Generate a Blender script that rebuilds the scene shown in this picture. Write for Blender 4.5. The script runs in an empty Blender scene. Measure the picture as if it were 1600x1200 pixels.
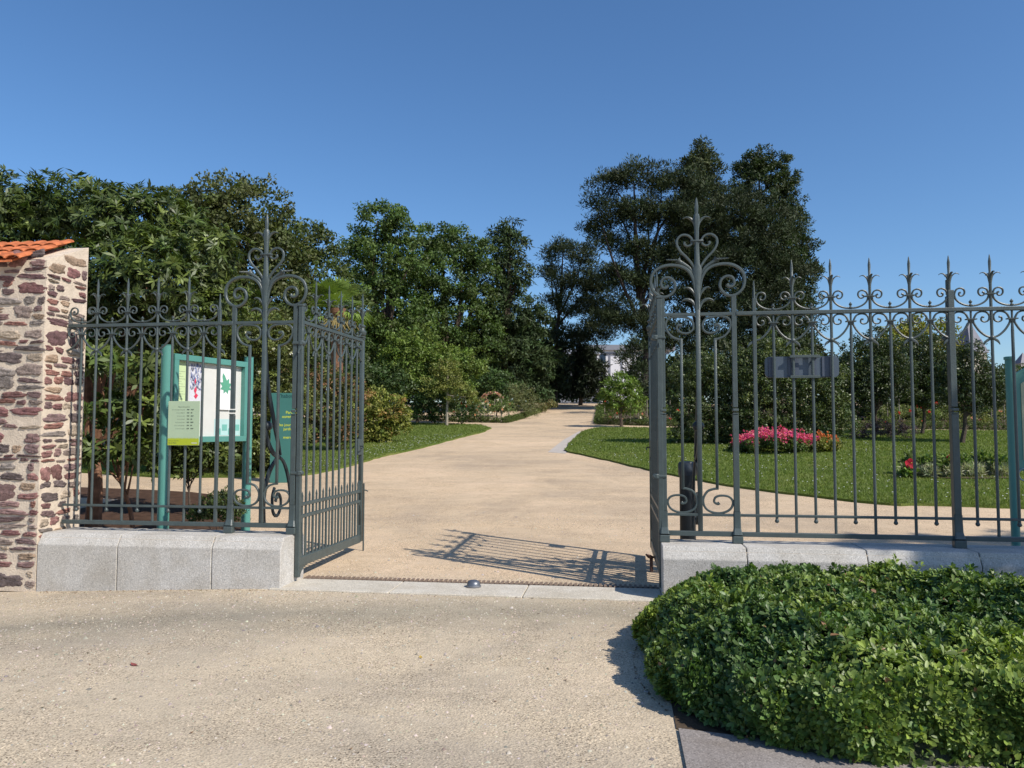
import bpy, bmesh, math, random
import numpy as np
from mathutils import Vector, Matrix

sc = bpy.context.scene
R = math.radians
# ------------------------------------------------------------------ camera
YAW, PITCH, ROLL, F = 0.13609, 0.05725, 0.00079, 1200.0
CAM = np.array([0.0, -7.663, 1.6])
_f = np.array([-math.sin(YAW) * math.cos(PITCH), math.cos(YAW) * math.cos(PITCH), math.sin(PITCH)])
_r0 = np.array([math.cos(YAW), math.sin(YAW), 0.0]); _u0 = np.cross(_r0, _f)
_r = math.cos(ROLL) * _r0 + math.sin(ROLL) * _u0
_u = -math.sin(ROLL) * _r0 + math.cos(ROLL) * _u0
cd = bpy.data.cameras.new('camera'); cam = bpy.data.objects.new('camera', cd); sc.collection.objects.link(cam)
cd.sensor_width = 36; cd.lens = 36 * F / 1600; cd.clip_end = 3000; cd.clip_start = 0.05
m = Matrix(((_r[0], _u[0], -_f[0], CAM[0]), (_r[1], _u[1], -_f[1], CAM[1]), (_r[2], _u[2], -_f[2], CAM[2]), (0, 0, 0, 1)))
cam.matrix_world = m; sc.camera = cam
# ------------------------------------------------------------------ light
L = Vector((2.45, -1.39, 2.64)).normalized()
elev = math.asin(L.z); azim = math.atan2(L.x, L.y)
w = bpy.data.worlds.new('World'); sc.world = w; w.use_nodes = True
nt = w.node_tree; nt.nodes.clear()
sky = nt.nodes.new('ShaderNodeTexSky'); sky.sky_type = 'NISHITA'; sky.sun_disc = False
sky.sun_elevation = elev; sky.sun_rotation = azim; sky.altitude = 50; sky.air_density = 1.0; sky.dust_density = 0.7; sky.ozone_density = 6.0
bg = nt.nodes.new('ShaderNodeBackground'); bg.inputs[1].default_value = 0.112
out = nt.nodes.new('ShaderNodeOutputWorld')
hs_ = nt.nodes.new('ShaderNodeHueSaturation'); hs_.inputs['Saturation'].default_value = 1.10; nt.links.new(sky.outputs[0], hs_.inputs['Color']); nt.links.new(hs_.outputs[0], bg.inputs[0]); nt.links.new(bg.outputs[0], out.inputs[0])
sd = bpy.data.lights.new('sun', 'SUN'); sd.energy = 4.0; sd.angle = R(0.5); sd.color = (1.0, 0.94, 0.85)
sun = bpy.data.objects.new('sun', sd); sc.collection.objects.link(sun)
sun.rotation_euler = L.to_track_quat('Z', 'Y').to_euler(); sun.location = (20, -12, 25)
sc.view_settings.view_transform = 'Standard'; sc.view_settings.look = 'None'; sc.view_settings.exposure = 0.4; sc.view_settings.gamma = 1.0

# ------------------------------------------------------------------ helpers
def ground_z(x, y):
    z = 0.0
    if y > 0: z += 0.03 * min(y, 3)
    if y > 3: z += 0.062 * (min(y, 68) - 3)
    if y > 68: z += 0.02 * (min(y, 90) - 68)
    if y < 1.0:
        z -= 0.04 * max(0, min(-3.6 - x, 6)) * min(1, max(0, 1 - y))
    return z
def ray(px, py):
    return (px - 800) / F * _r - (py - 600) / F * _u + _f
def at(px, py, D):
    return CAM + ray(px, py) * D
def gp(px, py):
    d = ray(px, py); t = 2.0
    while t < 140:
        P = CAM + d * t
        if P[2] <= ground_z(P[0], P[1]): return P
        t += 0.02 if t < 12 else 0.08
    return CAM + d * 140
def gD(px, D):          # ground point below pixel column px at depth D
    P = at(px, 669, D); return np.array([P[0], P[1], ground_z(P[0], P[1])])

def link(o): sc.collection.objects.link(o); return o
def tag(o, label=None, cat=None, group=None, kind=None):
    if label: o['label'] = label
    if cat: o['category'] = cat
    if group: o['group'] = group
    if kind: o['kind'] = kind
    return o
def thing(name, label, cat, loc=(0, 0, 0), rz=0.0, group=None):
    o = bpy.data.objects.new(name, None); o.empty_display_size = 0.2; link(o)
    o.location = tuple(float(v) for v in loc); o.rotation_euler = (0, 0, rz)
    return tag(o, label, cat, group)

def spline(pts, n=4, closed=False):
    P = np.array(pts, float); out = []
    Q = np.vstack([2 * P[0] - P[1], P, 2 * P[-1] - P[-2]])
    for i in range(1, len(Q) - 2):
        a, b, c, d = Q[i - 1], Q[i], Q[i + 1], Q[i + 2]
        for k in range(n):
            t = k / n
            out.append(0.5 * ((2 * b) + (-a + c) * t + (2 * a - 5 * b + 4 * c - d) * t * t + (-a + 3 * b - 3 * c + d) * t ** 3))
    out.append(P[-1]); return np.array(out)

class MB:
    def __init__(s): s.v = []; s.f = []; s.m = []
    def add(s, verts, faces, mi=0):
        o = len(s.v); s.v.extend([tuple(float(c) for c in v) for v in verts])
        s.f.extend([tuple(i + o for i in f) for f in faces]); s.m.extend([mi] * len(faces)); return s
    def box(s, c, size, bev=0.0, mi=0):
        x, y, z = c; a, b, h = [q / 2 for q in size]
        if bev <= 0:
            V = [(x + i * a, y + j * b, z + k * h) for i in (-1, 1) for j in (-1, 1) for k in (-1, 1)]
            Fc = [(0, 1, 3, 2), (4, 6, 7, 5), (0, 4, 5, 1), (2, 3, 7, 6), (0, 2, 6, 4), (1, 5, 7, 3)]
            return s.add(V, Fc, mi)
        # chamfered along all vertical edges and top/bottom
        def ring(zz, ins):
            A, B = a - ins, b - ins
            e = bev
            return [(x - A + e, y - B, zz), (x + A - e, y - B, zz), (x + A, y - B + e, zz), (x + A, y + B - e, zz),
                    (x + A - e, y + B, zz), (x - A + e, y + B, zz), (x - A, y + B - e, zz), (x - A, y - B + e, zz)]
        V = ring(z - h, bev * .6) + ring(z - h + bev, 0) + ring(z + h - bev, 0) + ring(z + h, bev * .6)
        Fc = [tuple(range(7, -1, -1)), tuple(range(24, 32))]
        for l in range(3):
            for i in range(8):
                j = (i + 1) % 8; Fc.append((l * 8 + i, l * 8 + j, l * 8 + 8 + j, l * 8 + 8 + i))
        return s.add(V, Fc, mi)
    def sweep(s, path, hw, hd=None, sides=8, square=0.0, up=None, mi=0):
        """path (n,3); hw half width in plane, hd half depth (along 'up' axis)"""
        P = np.array(path, float); n = len(P)
        hw = np.broadcast_to(np.array(hw, float), (n,)) if np.ndim(hw) else np.full(n, float(hw))
        hd = hw if hd is None else (np.full(n, float(hd)) if np.ndim(hd) == 0 else np.array(hd, float))
        T = np.gradient(P, axis=0); T /= (np.linalg.norm(T, axis=1)[:, None] + 1e-9)
        V = []
        ref = np.array(up if up is not None else (0, 1, 0), float)
        prev = None
        for i in range(n):
            if up is None:
                if prev is None:
                    r0 = np.array((0, 1, 0.)) if abs(T[i][1]) < .9 else np.array((1, 0, 0.))
                    prev = r0
                b = prev - T[i] * (prev @ T[i]); b /= np.linalg.norm(b) + 1e-9; prev = b
            else:
                b = ref - T[i] * (ref @ T[i]); b /= np.linalg.norm(b) + 1e-9
            a = np.cross(T[i], b)
            for k in range(sides):
                th = 2 * math.pi * (k + .5) / sides; c, q = math.cos(th), math.sin(th)
                if square: c = math.copysign(abs(c) ** square, c); q = math.copysign(abs(q) ** square, q)
                V.append(P[i] + a * c * hw[i] + b * q * hd[i])
        Fc = []
        for i in range(n - 1):
            for k in range(sides):
                j = (k + 1) % sides
                Fc.append((i * sides + k, i * sides + j, (i + 1) * sides + j, (i + 1) * sides + k))
        Fc.append(tuple(range(sides - 1, -1, -1))); Fc.append(tuple((n - 1) * sides + k for k in range(sides)))
        return s.add(V, Fc, mi)
    def lathe(s, prof, c=(0, 0, 0), sides=12, mi=0):
        V = []; n = len(prof)
        for r, z in prof:
            for k in range(sides):
                t = 2 * math.pi * k / sides; V.append((c[0] + r * math.cos(t), c[1] + r * math.sin(t), c[2] + z))
        Fc = [tuple(range(sides - 1, -1, -1)), tuple((n - 1) * sides + k for k in range(sides))]
        for i in range(n - 1):
            for k in range(sides):
                j = (k + 1) % sides; Fc.append((i * sides + k, i * sides + j, (i + 1) * sides + j, (i + 1) * sides + k))
        return s.add(V, Fc, mi)
    def prism(s, poly, z0, z1, mi=0):      # poly list of (x,y)
        n = len(poly)
        V = [(x, y, z0) for x, y in poly] + [(x, y, z1) for x, y in poly]
        Fc = [tuple(range(n - 1, -1, -1)), tuple(range(n, 2 * n))] + [(i, (i + 1) % n, n + (i + 1) % n, n + i) for i in range(n)]
        return s.add(V, Fc, mi)
    def plate_y(s, poly, y0, y1, mi=0):    # poly in (x,z), thickness along y
        n = len(poly)
        V = [(x, y0, z) for x, z in poly] + [(x, y1, z) for x, z in poly]
        Fc = [tuple(range(n)), tuple(range(2 * n - 1, n - 1, -1))] + [(i, n + i, n + (i + 1) % n, (i + 1) % n) for i in range(n)]
        return s.add(V, Fc, mi)
    def mesh(s, name, mats, smooth=False):
        me = bpy.data.meshes.new(name); me.from_pydata(s.v, [], s.f); me.update()
        for mt in (mats if isinstance(mats, (list, tuple)) else [mats]): me.materials.append(mt)
        if len(s.m): me.polygons.foreach_set('material_index', s.m)
        if smooth:
            me.polygons.foreach_set('use_smooth', [True] * len(me.polygons))
            try: me.set_sharp_from_angle(angle=R(38))
            except Exception: pass
        return me
    def build(s, name, mats, parent=None, smooth=False, loc=None):
        o = bpy.data.objects.new(name, s.mesh(name, mats, smooth)); link(o)
        if parent is not None: o.parent = parent
        if loc is not None: o.location = tuple(float(v) for v in loc)
        return o
def inst(name, me, parent, loc=(0, 0, 0), scale=None, rz=0):
    o = bpy.data.objects.new(name, me); link(o); o.parent = parent; o.location = tuple(float(v) for v in loc)
    if scale: o.scale = scale
    o.rotation_euler = (0, 0, rz); return o
def copy_tree(o, parent=None):
    c = o.copy(); link(c); c.parent = parent
    for ch in list(o.children): copy_tree(ch, c)
    return c

# ------------------------------------------------------------------ materials
def newmat(name):
    m = bpy.data.materials.new(name); m.use_nodes = True
    n = m.node_tree.nodes; b = n['Principled BSDF']; return m, n, m.node_tree.links, b
def ramp(n, stops):
    r = n.new('ShaderNodeValToRGB'); e = r.color_ramp.elements
    while len(e) < len(stops): e.new(0.5)
    for i, (p, c) in enumerate(stops): e[i].position = p; e[i].color = (*c, 1)
    return r
def noise(n, l, scale, detail=4, rough=.55, coord=None, dist=0):
    t = n.new('ShaderNodeTexNoise'); t.inputs['Scale'].default_value = scale; t.inputs['Detail'].default_value = detail
    t.inputs['Roughness'].default_value = rough; t.inputs['Distortion'].default_value = dist
    if coord is not None: l.new(coord, t.inputs['Vector'])
    return t
def coords(n, kind='Object'):
    return n.new('ShaderNodeTexCoord').outputs[kind]
def plain(name, col, rough=.5, metal=0.0, var=.12, scale=6, bump=0.0, spec=.5, bscale=60):
    m, n, l, b = newmat(name); co = coords(n)
    t = noise(n, l, scale, 5, .6, co)
    r = ramp(n, [(.3, tuple(c * (1 - var) for c in col)), (.7, tuple(min(1, c * (1 + var)) for c in col))])
    l.new(t.outputs[0], r.inputs[0]); l.new(r.outputs[0], b.inputs['Base Color'])
    b.inputs['Roughness'].default_value = rough; b.inputs['Metallic'].default_value = metal
    b.inputs['Specular IOR Level'].default_value = spec
    if bump:
        t2 = noise(n, l, bscale, 3, .6, co); bp = n.new('ShaderNodeBump'); bp.inputs['Strength'].default_value = bump
        bp.inputs['Distance'].default_value = .01; l.new(t2.outputs[0], bp.inputs['Height']); l.new(bp.outputs[0], b.inputs['Normal'])
    return m
def mix(n, l, fac, a, b_):
    x = n.new('ShaderNodeMix'); x.data_type = 'RGBA'
    if isinstance(fac, (int, float)): x.inputs[0].default_value = fac
    else: l.new(fac, x.inputs[0])
    for s_, i in ((a, 6), (b_, 7)):
        if isinstance(s_, tuple): x.inputs[i].default_value = (*s_, 1)
        else: l.new(s_, x.inputs[i])
    return x.outputs[2]

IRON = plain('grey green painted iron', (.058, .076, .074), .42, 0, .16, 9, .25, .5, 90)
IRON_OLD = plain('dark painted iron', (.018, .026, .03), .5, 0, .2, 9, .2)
TEAL = plain('teal painted metal', (.085, .26, .22), .4, 0, .07, 3, .05)
TEAL_DARK = plain('dark teal panel', (.05, .17, .15), .45, 0, .06, 3, 0)
WHITE = plain('white painted panel', (.60, .60, .56), .5, 0, .04, 3, 0)
BARK = plain('bark', (.085, .065, .05), .9, 0, .35, 14, .9, .2, 35)
BARK_DK = plain('dark pine bark', (.045, .035, .03), .9, 0, .35, 6, .9, .2, 20)
BARK_RED = plain('reddish bark', (.19, .10, .06), .9, 0, .4, 10, .9, .2, 30)
BARK_PALE = plain('pale bark', (.30, .26, .2), .85, 0, .25, 14, .6, .2, 35)

def gravel_mat():
    m, n, l, b = newmat('sandy gravel'); co = coords(n)
    big = noise(n, l, .35, 5, .6, co, .6)
    mid = noise(n, l, 5, 6, .65, co)
    v = n.new('ShaderNodeTexVoronoi'); v.inputs['Scale'].default_value = 125; l.new(co, v.inputs['Vector'])
    v2 = n.new('ShaderNodeTexVoronoi'); v2.inputs['Scale'].default_value = 70; l.new(co, v2.inputs['Vector'])
    bc = ramp(n, [(.36, (.44, .375, .285)), (.5, (.53, .445, .325)), (.68, (.60, .50, .37))]); l.new(big.outputs[0], bc.inputs[0])
    mc = ramp(n, [(.3, (.90, .89, .88)), (.7, (1.05, 1.04, 1.03))]); l.new(mid.outputs[0], mc.inputs[0])
    mul = n.new('ShaderNodeMix'); mul.data_type = 'RGBA'; mul.blend_type = 'MULTIPLY'; mul.inputs[0].default_value = 1
    l.new(bc.outputs[0], mul.inputs[6]); l.new(mc.outputs[0], mul.inputs[7])
    gr = ramp(n, [(0.0, (.22, .21, .21)), (.12, (.55, .52, .5)), (.3, (.9, .88, .86)), (.6, (1.0, .99, .97)), (.85, (1.12, 1.1, 1.05)), (1, (1.55, 1.5, 1.45))])
    sep = n.new('ShaderNodeSeparateColor'); l.new(v.outputs['Color'], sep.inputs[0]); l.new(sep.outputs[0], gr.inputs[0])
    mul2 = n.new('ShaderNodeMix'); mul2.data_type = 'RGBA'; mul2.blend_type = 'MULTIPLY'; mul2.inputs[0].default_value = .9
    gm = noise(n, l, 1.6, 5, .65, co, .5); gmr = n.new('ShaderNodeMapRange'); gmr.inputs[1].default_value = .38; gmr.inputs[2].default_value = .62; gmr.inputs[3].default_value = .3; gmr.inputs[4].default_value = .95; l.new(gm.outputs[0], gmr.inputs[0]); l.new(gmr.outputs[0], mul2.inputs[0])
    l.new(mul.outputs[2], mul2.inputs[6]); l.new(gr.outputs[0], mul2.inputs[7])
    # greyish worn band in front of the gate and redder sand inside the park
    sx = n.new('ShaderNodeSeparateXYZ'); l.new(co, sx.inputs[0])
    wob = noise(n, l, .9, 4, .6, co)
    ma = n.new('ShaderNodeMath'); ma.operation = 'MULTIPLY_ADD'; ma.inputs[1].default_value = -.22; l.new(sx.outputs[0], ma.inputs[0]); l.new(sx.outputs[1], ma.inputs[2])
    ma2 = n.new('ShaderNodeMath'); ma2.operation = 'MULTIPLY_ADD'; ma2.inputs[1].default_value = 1.1; l.new(wob.outputs[0], ma2.inputs[0]); l.new(ma.outputs[0], ma2.inputs[2])
    band = n.new('ShaderNodeMapRange'); band.inputs[1].default_value = -1.0; band.inputs[2].default_value = -.2; l.new(ma2.outputs[0], band.inputs[0])
    band2 = n.new('ShaderNodeMapRange'); band2.inputs[1].default_value = .55; band2.inputs[2].default_value = -.1; l.new(ma2.outputs[0], band2.inputs[0])
    bm = n.new('ShaderNodeMath'); bm.operation = 'MULTIPLY'; l.new(band.outputs[0], bm.inputs[0]); l.new(band2.outputs[0], bm.inputs[1])
    bm2 = n.new('ShaderNodeMath'); bm2.operation = 'MULTIPLY'; bm2.inputs[1].default_value = .9; l.new(bm.outputs[0], bm2.inputs[0])
    g2 = n.new('ShaderNodeMix'); g2.data_type = 'RGBA'; g2.blend_type = 'MULTIPLY'; l.new(bm2.outputs[0], g2.inputs[0]); l.new(mul2.outputs[2], g2.inputs[6]); g2.inputs[7].default_value = (.66, .69, .71, 1)
    inn = n.new('ShaderNodeMapRange'); inn.inputs[1].default_value = 0.0; inn.inputs[2].default_value = .6; l.new(sx.outputs[1], inn.inputs[0])
    g3 = n.new('ShaderNodeMix'); g3.data_type = 'RGBA'; g3.blend_type = 'MULTIPLY'; l.new(inn.outputs[0], g3.inputs[0]); l.new(g2.outputs[2], g3.inputs[6]); g3.inputs[7].default_value = (1.06, .98, .92, 1)
    mp = n.new('ShaderNodeMapping'); mp.inputs['Rotation'].default_value = (0, 0, -.22); mp.inputs['Scale'].default_value = (.22, 1.5, 1); l.new(co, mp.inputs['Vector'])
    tk = noise(n, l, 1.0, 4, .6, mp.outputs[0], .3); tr_ = ramp(n, [(.34, (.90, .90, .91)), (.5, (1, 1, 1)), (.68, (1.05, 1.04, 1.02))]); l.new(tk.outputs[0], tr_.inputs[0])
    g4 = n.new('ShaderNodeMix'); g4.data_type = 'RGBA'; g4.blend_type = 'MULTIPLY'; g4.inputs[0].default_value = 1; l.new(g3.outputs[2], g4.inputs[6]); l.new(tr_.outputs[0], g4.inputs[7])
    l.new(g4.outputs[2], b.inputs['Base Color']); b.inputs['Roughness'].default_value = .95; b.inputs['Specular IOR Level'].default_value = .15
    bp = n.new('ShaderNodeBump'); bp.inputs['Strength'].default_value = .55; bp.inputs['Distance'].default_value = .006
    l.new(v2.outputs['Distance'], bp.inputs['Height'])
    bp2 = n.new('ShaderNodeBump'); bp2.inputs['Strength'].default_value = .35; bp2.inputs['Distance'].default_value = .02
    l.new(mid.outputs[0], bp2.inputs['Height']); l.new(bp.outputs[0], bp2.inputs['Normal']); l.new(bp2.outputs[0], b.inputs['Normal'])
    return m
GRAVEL = gravel_mat()
def granite_mat(name, a, b_, c):
    m, n, l, b = newmat(name); co = coords(n)
    v = n.new('ShaderNodeTexVoronoi'); v.inputs['Scale'].default_value = 130; l.new(co, v.inputs['Vector'])
    sep = n.new('ShaderNodeSeparateColor'); l.new(v.outputs['Color'], sep.inputs[0])
    r = ramp(n, [(0, a), (.14, b_), (.75, c), (1, tuple(min(.9, q * 1.25) for q in c))]); l.new(sep.outputs[1], r.inputs[0])
    st = noise(n, l, 2.3, 6, .65, co, .4); sr = ramp(n, [(.3, (.78, .75, .70)), (.62, (1, 1, 1))]); l.new(st.outputs[0], sr.inputs[0])
    x = n.new('ShaderNodeMix'); x.data_type = 'RGBA'; x.blend_type = 'MULTIPLY'; x.inputs[0].default_value = 1
    l.new(r.outputs[0], x.inputs[6]); l.new(sr.outputs[0], x.inputs[7]); l.new(x.outputs[2], b.inputs['Base Color'])
    b.inputs['Roughness'].default_value = .85; b.inputs['Specular IOR Level'].default_value = .25
    bp = n.new('ShaderNodeBump'); bp.inputs['Strength'].default_value = .35; bp.inputs['Distance'].default_value = .004
    l.new(sep.outputs[1], bp.inputs['Height']); l.new(bp.outputs[0], b.inputs['Normal'])
    return m
GRANITE = granite_mat('speckled granite', (.32, .305, .285), (.46, .44, .405), (.53, .505, .465))
SILL = granite_mat('worn sill stone', (.38, .35, .30), (.52, .475, .40), (.60, .55, .46))
FLAG = granite_mat('purple grey flagstone', (.17, .15, .14), (.24, .215, .20), (.29, .26, .24))
MORTAR = plain('cream lime mortar', (.60, .50, .39), .95, 0, .16, 7, .8, .1, 55)
def attr_mat(name, rough=.8, transl=0.0, spec=.3, bump=0.0, bscale=50, var=0.0):
    m, n, l, b = newmat(name); a = n.new('ShaderNodeAttribute'); a.attribute_name = 'col'
    src = a.outputs['Color']
    if var:
        t = noise(n, l, bscale * .5, 5, .65, coords(n)); r = ramp(n, [(.3, (1 - var,) * 3), (.7, (1 + var,) * 3)]); l.new(t.outputs[0], r.inputs[0])
        x = n.new('ShaderNodeMix'); x.data_type = 'RGBA'; x.blend_type = 'MULTIPLY'; x.inputs[0].default_value = 1
        l.new(src, x.inputs[6]); l.new(r.outputs[0], x.inputs[7]); src = x.outputs[2]
    l.new(src, b.inputs['Base Color']); b.inputs['Roughness'].default_value = rough; b.inputs['Specular IOR Level'].default_value = spec
    if bump:
        t2 = noise(n, l, bscale, 6, .7, coords(n)); bp = n.new('ShaderNodeBump'); bp.inputs['Strength'].default_value = bump
        bp.inputs['Distance'].default_value = .02; l.new(t2.outputs[0], bp.inputs['Height']); l.new(bp.outputs[0], b.inputs['Normal'])
    if transl:
        tr = n.new('ShaderNodeBsdfTranslucent'); g = n.new('ShaderNodeMix'); g.data_type = 'RGBA'; g.blend_type = 'MULTIPLY'; g.inputs[0].default_value = 1
        l.new(a.outputs['Color'], g.inputs[6]); g.inputs[7].default_value = (1.5, 1.7, .7, 1); l.new(g.outputs[2], tr.inputs[0])
        ms = n.new('ShaderNodeMixShader'); ms.inputs[0].default_value = transl
        o = n['Material Output']; l.new(b.outputs[0], ms.inputs[1]); l.new(tr.outputs[0], ms.inputs[2]); l.new(ms.outputs[0], o.inputs[0])
    return m
STONE = attr_mat('rubble stone', .85, 0, .25, .9, 45, .35)
LEAF = attr_mat('leaves', .55, .22, .3)
GLOSSY = attr_mat('glossy leaves', .46, .18, .42)
NEEDLE = attr_mat('needles', .6, .08, .25)
PETAL = attr_mat('petals', .6, .3, .3)
GRASSB = attr_mat('grass blades', .55, .3, .3)
def soil_mat(name, a, b_):
    m = plain(name, tuple((p + q) / 2 for p, q in zip(a, b_)), .95, 0, .35, 9, .9, .1, 30); return m
SOIL = soil_mat('dark soil', (.06, .045, .03), (.11, .08, .055))
MULCH = soil_mat('reddish leaf litter', (.05, .032, .022), (.10, .055, .035))
def lawn_mat():
    m, n, l, b = newmat('mown lawn'); co = coords(n)
    a = noise(n, l, .8, 5, .6, co); c = noise(n, l, 28, 4, .7, co)
    r = ramp(n, [(.3, (.085, .125, .026)), (.52, (.12, .165, .034)), (.7, (.20, .21, .065))]); l.new(a.outputs[0], r.inputs[0])
    r2 = ramp(n, [(.3, (.6, .6, .6)), (.7, (1.2, 1.2, 1.1))]); l.new(c.outputs[0], r2.inputs[0])
    x = n.new('ShaderNodeMix'); x.data_type = 'RGBA'; x.blend_type = 'MULTIPLY'; x.inputs[0].default_value = 1
    l.new(r.outputs[0], x.inputs[6]); l.new(r2.outputs[0], x.inputs[7]); l.new(x.outputs[2], b.inputs['Base Color'])
    b.inputs['Roughness'].default_value = .9; b.inputs['Specular IOR Level'].default_value = .1
    bp = n.new('ShaderNodeBump'); bp.inputs['Strength'].default_value = .8; bp.inputs['Distance'].default_value = .03
    l.new(c.outputs[0], bp.inputs['Height']); l.new(bp.outputs[0], b.inputs['Normal']); return m
LAWN = lawn_mat()
TILE = plain('orange roof tile', (.46, .14, .055), .85, 0, .45, 12, .5, .2, 40)

# ------------------------------------------------------------------ setting: ground
def ground():
    ys = [-120, -40, -12, -6, -4, -2, -1, 0, 1, 2, 3, 10, 20, 35, 50, 60, 68, 72, 78, 84, 90, 160, 400, 900]
    xs = [-700, -200, -60, -20, -10, -9, -8, -7, -6, -5, -4.5, -4, -3.6, -3, -1, 1, 3, 6, 12, 40, 200, 700]
    V = [(x, y, ground_z(x, y)) for y in ys for x in xs]; nx = len(xs)
    Fc = [(j * nx + i, j * nx + i + 1, (j + 1) * nx + i + 1, (j + 1) * nx + i) for j in range(len(ys) - 1) for i in range(nx - 1)]
    mb = MB(); mb.add(V, Fc); o = mb.build('ground', GRAVEL); tag(o, kind='structure')
ground()
def sheet(name, pts, mat, h=.006, extra=None, world=False):
    P = [p if world else gp(*p)[:2] for p in pts]
    if extra: P += extra
    P = [(float(p[0]), float(p[1])) for p in P]
    n = len(P); mb = MB()
    V = [(x, y, ground_z(x, y) + h) for x, y in P] + [(x, y, ground_z(x, y) - .03) for x, y in P]
    mb.add(V, [tuple(range(n))] + [(i, n + i, n + (i + 1) % n, (i + 1) % n) for i in range(n)])
    o = mb.build(name, mat); tag(o, kind='structure')
    bm = bmesh.new(); bm.from_mesh(o.data)
    for xx in range(-11, -2): bmesh.ops.bisect_plane(bm, geom=bm.verts[:] + bm.edges[:] + bm.faces[:], plane_co=(xx, 0, 0), plane_no=(1, 0, 0))
    for yy in (0, 1, 2, 3, 20, 40, 68, 90): bmesh.ops.bisect_plane(bm, geom=bm.verts[:] + bm.edges[:] + bm.faces[:], plane_co=(0, yy, 0), plane_no=(0, 1, 0))
    for v in bm.verts:
        g = ground_z(v.co.x, v.co.y); v.co.z = g + h if abs(v.co.z - g - h) < abs(v.co.z - g + .03) or v.co.z > g + h else g - .03
    bmesh.ops.triangulate(bm, faces=bm.faces[:]); bm.to_mesh(o.data); bm.free(); return P
def wob(pts, step, amp, seed):
    rg = np.random.default_rng(seed); out_ = []
    P = spline([np.array(p, float) for p in pts], 6)
    for i in range(len(P)): out_.append(P[i] + rg.normal(0, amp, 2))
    return out_

lawnL = [(767, 670), (755, 676), (730, 682), (700, 690), (650, 703), (610, 712), (575, 721), (540, 731), (500, 740), (470, 744), (430, 746), (392, 747)]
backL = [(392, 652), (480, 653), (560, 657), (640, 662), (700, 663), (750, 665)]
def gps(px): return [gp(a, b)[:2] for a, b in px]
Lpts = [tuple(p) for p in wob(gps(lawnL), 6, .02, 3)] + [tuple(gp(250, 747)[:2]), tuple(gp(60, 735)[:2]), tuple(gp(60, 650)[:2])] + [tuple(p) for p in gps(backL)]
PL = sheet('lawn', Lpts, LAWN, .045, world=True)
lawnR = [(938, 669), (915, 674), (897, 686), (886, 700), (884, 706), (905, 711), (960, 723), (1010, 735), (1060, 746), (1140, 761), (1250, 776), (1370, 789), (1480, 792), (1600, 796), (1760, 800)]
Rpts = [tuple(p) for p in wob(gps(lawnR), 6, .02, 4)] + [tuple(gp(1760, 676)[:2]), tuple(gp(1500, 674)[:2]), tuple(gp(1200, 671)[:2])]
PR = sheet('lawn', Rpts, LAWN, .045, world=True)
# planting beds beyond the lawns
bedL = gps([(60, 643), (300, 645), (480, 648), (560, 652), (640, 655), (720, 658), (792, 660), (812, 655), (845, 643), (868, 634), (872, 631)])
PBL = sheet('soil', [tuple(p) for p in bedL] + [(-9, 95), (-60, 95), (-60, 20)], SOIL, .012, world=True)
bedR = gps([(941, 632), (936, 650), (934, 663), (1000, 665), (1100, 667), (1300, 669), (1500, 671), (1760, 672)])
PBR = sheet('soil', [tuple(p) for p in bedR] + [(60, 50), (60, 95), (0, 95)], SOIL, .012, world=True)
# mulch bed just behind the left fence
sheet('soil', [(-12, .34), (-4.25, .34)] + [tuple(gp(a, b_)[:2]) for a, b_ in ((392, 812), (384, 792), (350, 776), (300, 770), (230, 766), (120, 762), (20, 758))], MULCH, .012, world=True)
sheet('soil', [(.3, -3.40), (.3, -.40), (7.5, -.40), (7.5, -3.9), (1.2, -3.75), (.6, -3.6)], SOIL, .006, world=True)
# threshold stone and drain
mb = MB()
for a, b_ in ((-3.42, -2.2), (-2.195, -.9), (-.895, .405)):
    mb.box(((a + b_) / 2, -.115, -.008), (b_ - a - .006, .53, .05), .006)
tag(mb.build('threshold', SILL), kind='structure')
g_ = thing('drain_grate', 'rusty ribbed drain grate strip along the inner edge of the stone threshold', 'drain', (-1.45, .235, 0))
mb = MB(); mb.box((0, 0, -.012), (3.7, .15, .04)); mb.build('channel', plain('rusty channel', (.09, .065, .05), .9), g_)
mb = MB()
for k in range(74): mb.box((-1.83 + k * .05, 0, .016), (.026, .14, .012))
mb.build('grille', plain('rusty bars', (.20, .14, .10), .9, 0, .3, 30), g_)
mb = MB()
mb.prism([(.31, -3.42), (2.2, -3.80), (2.2, -5.5), (.31, -5.5)], -.02, .016)
mb.prism([(2.215, -3.80), (4.2, -3.95), (4.2, -5.5), (2.215, -5.5)], -.02, .015)
tag(mb.build('pavement', FLAG), kind='structure')
# pale paving strip across the park path
sheet('paving_strip', [(856, 707), (884, 709), (896, 694), (915, 676), (905, 674), (880, 688)], plain('grey paving strip', (.44, .39, .34), .9, 0, .12, 5, .3), .006)

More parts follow.
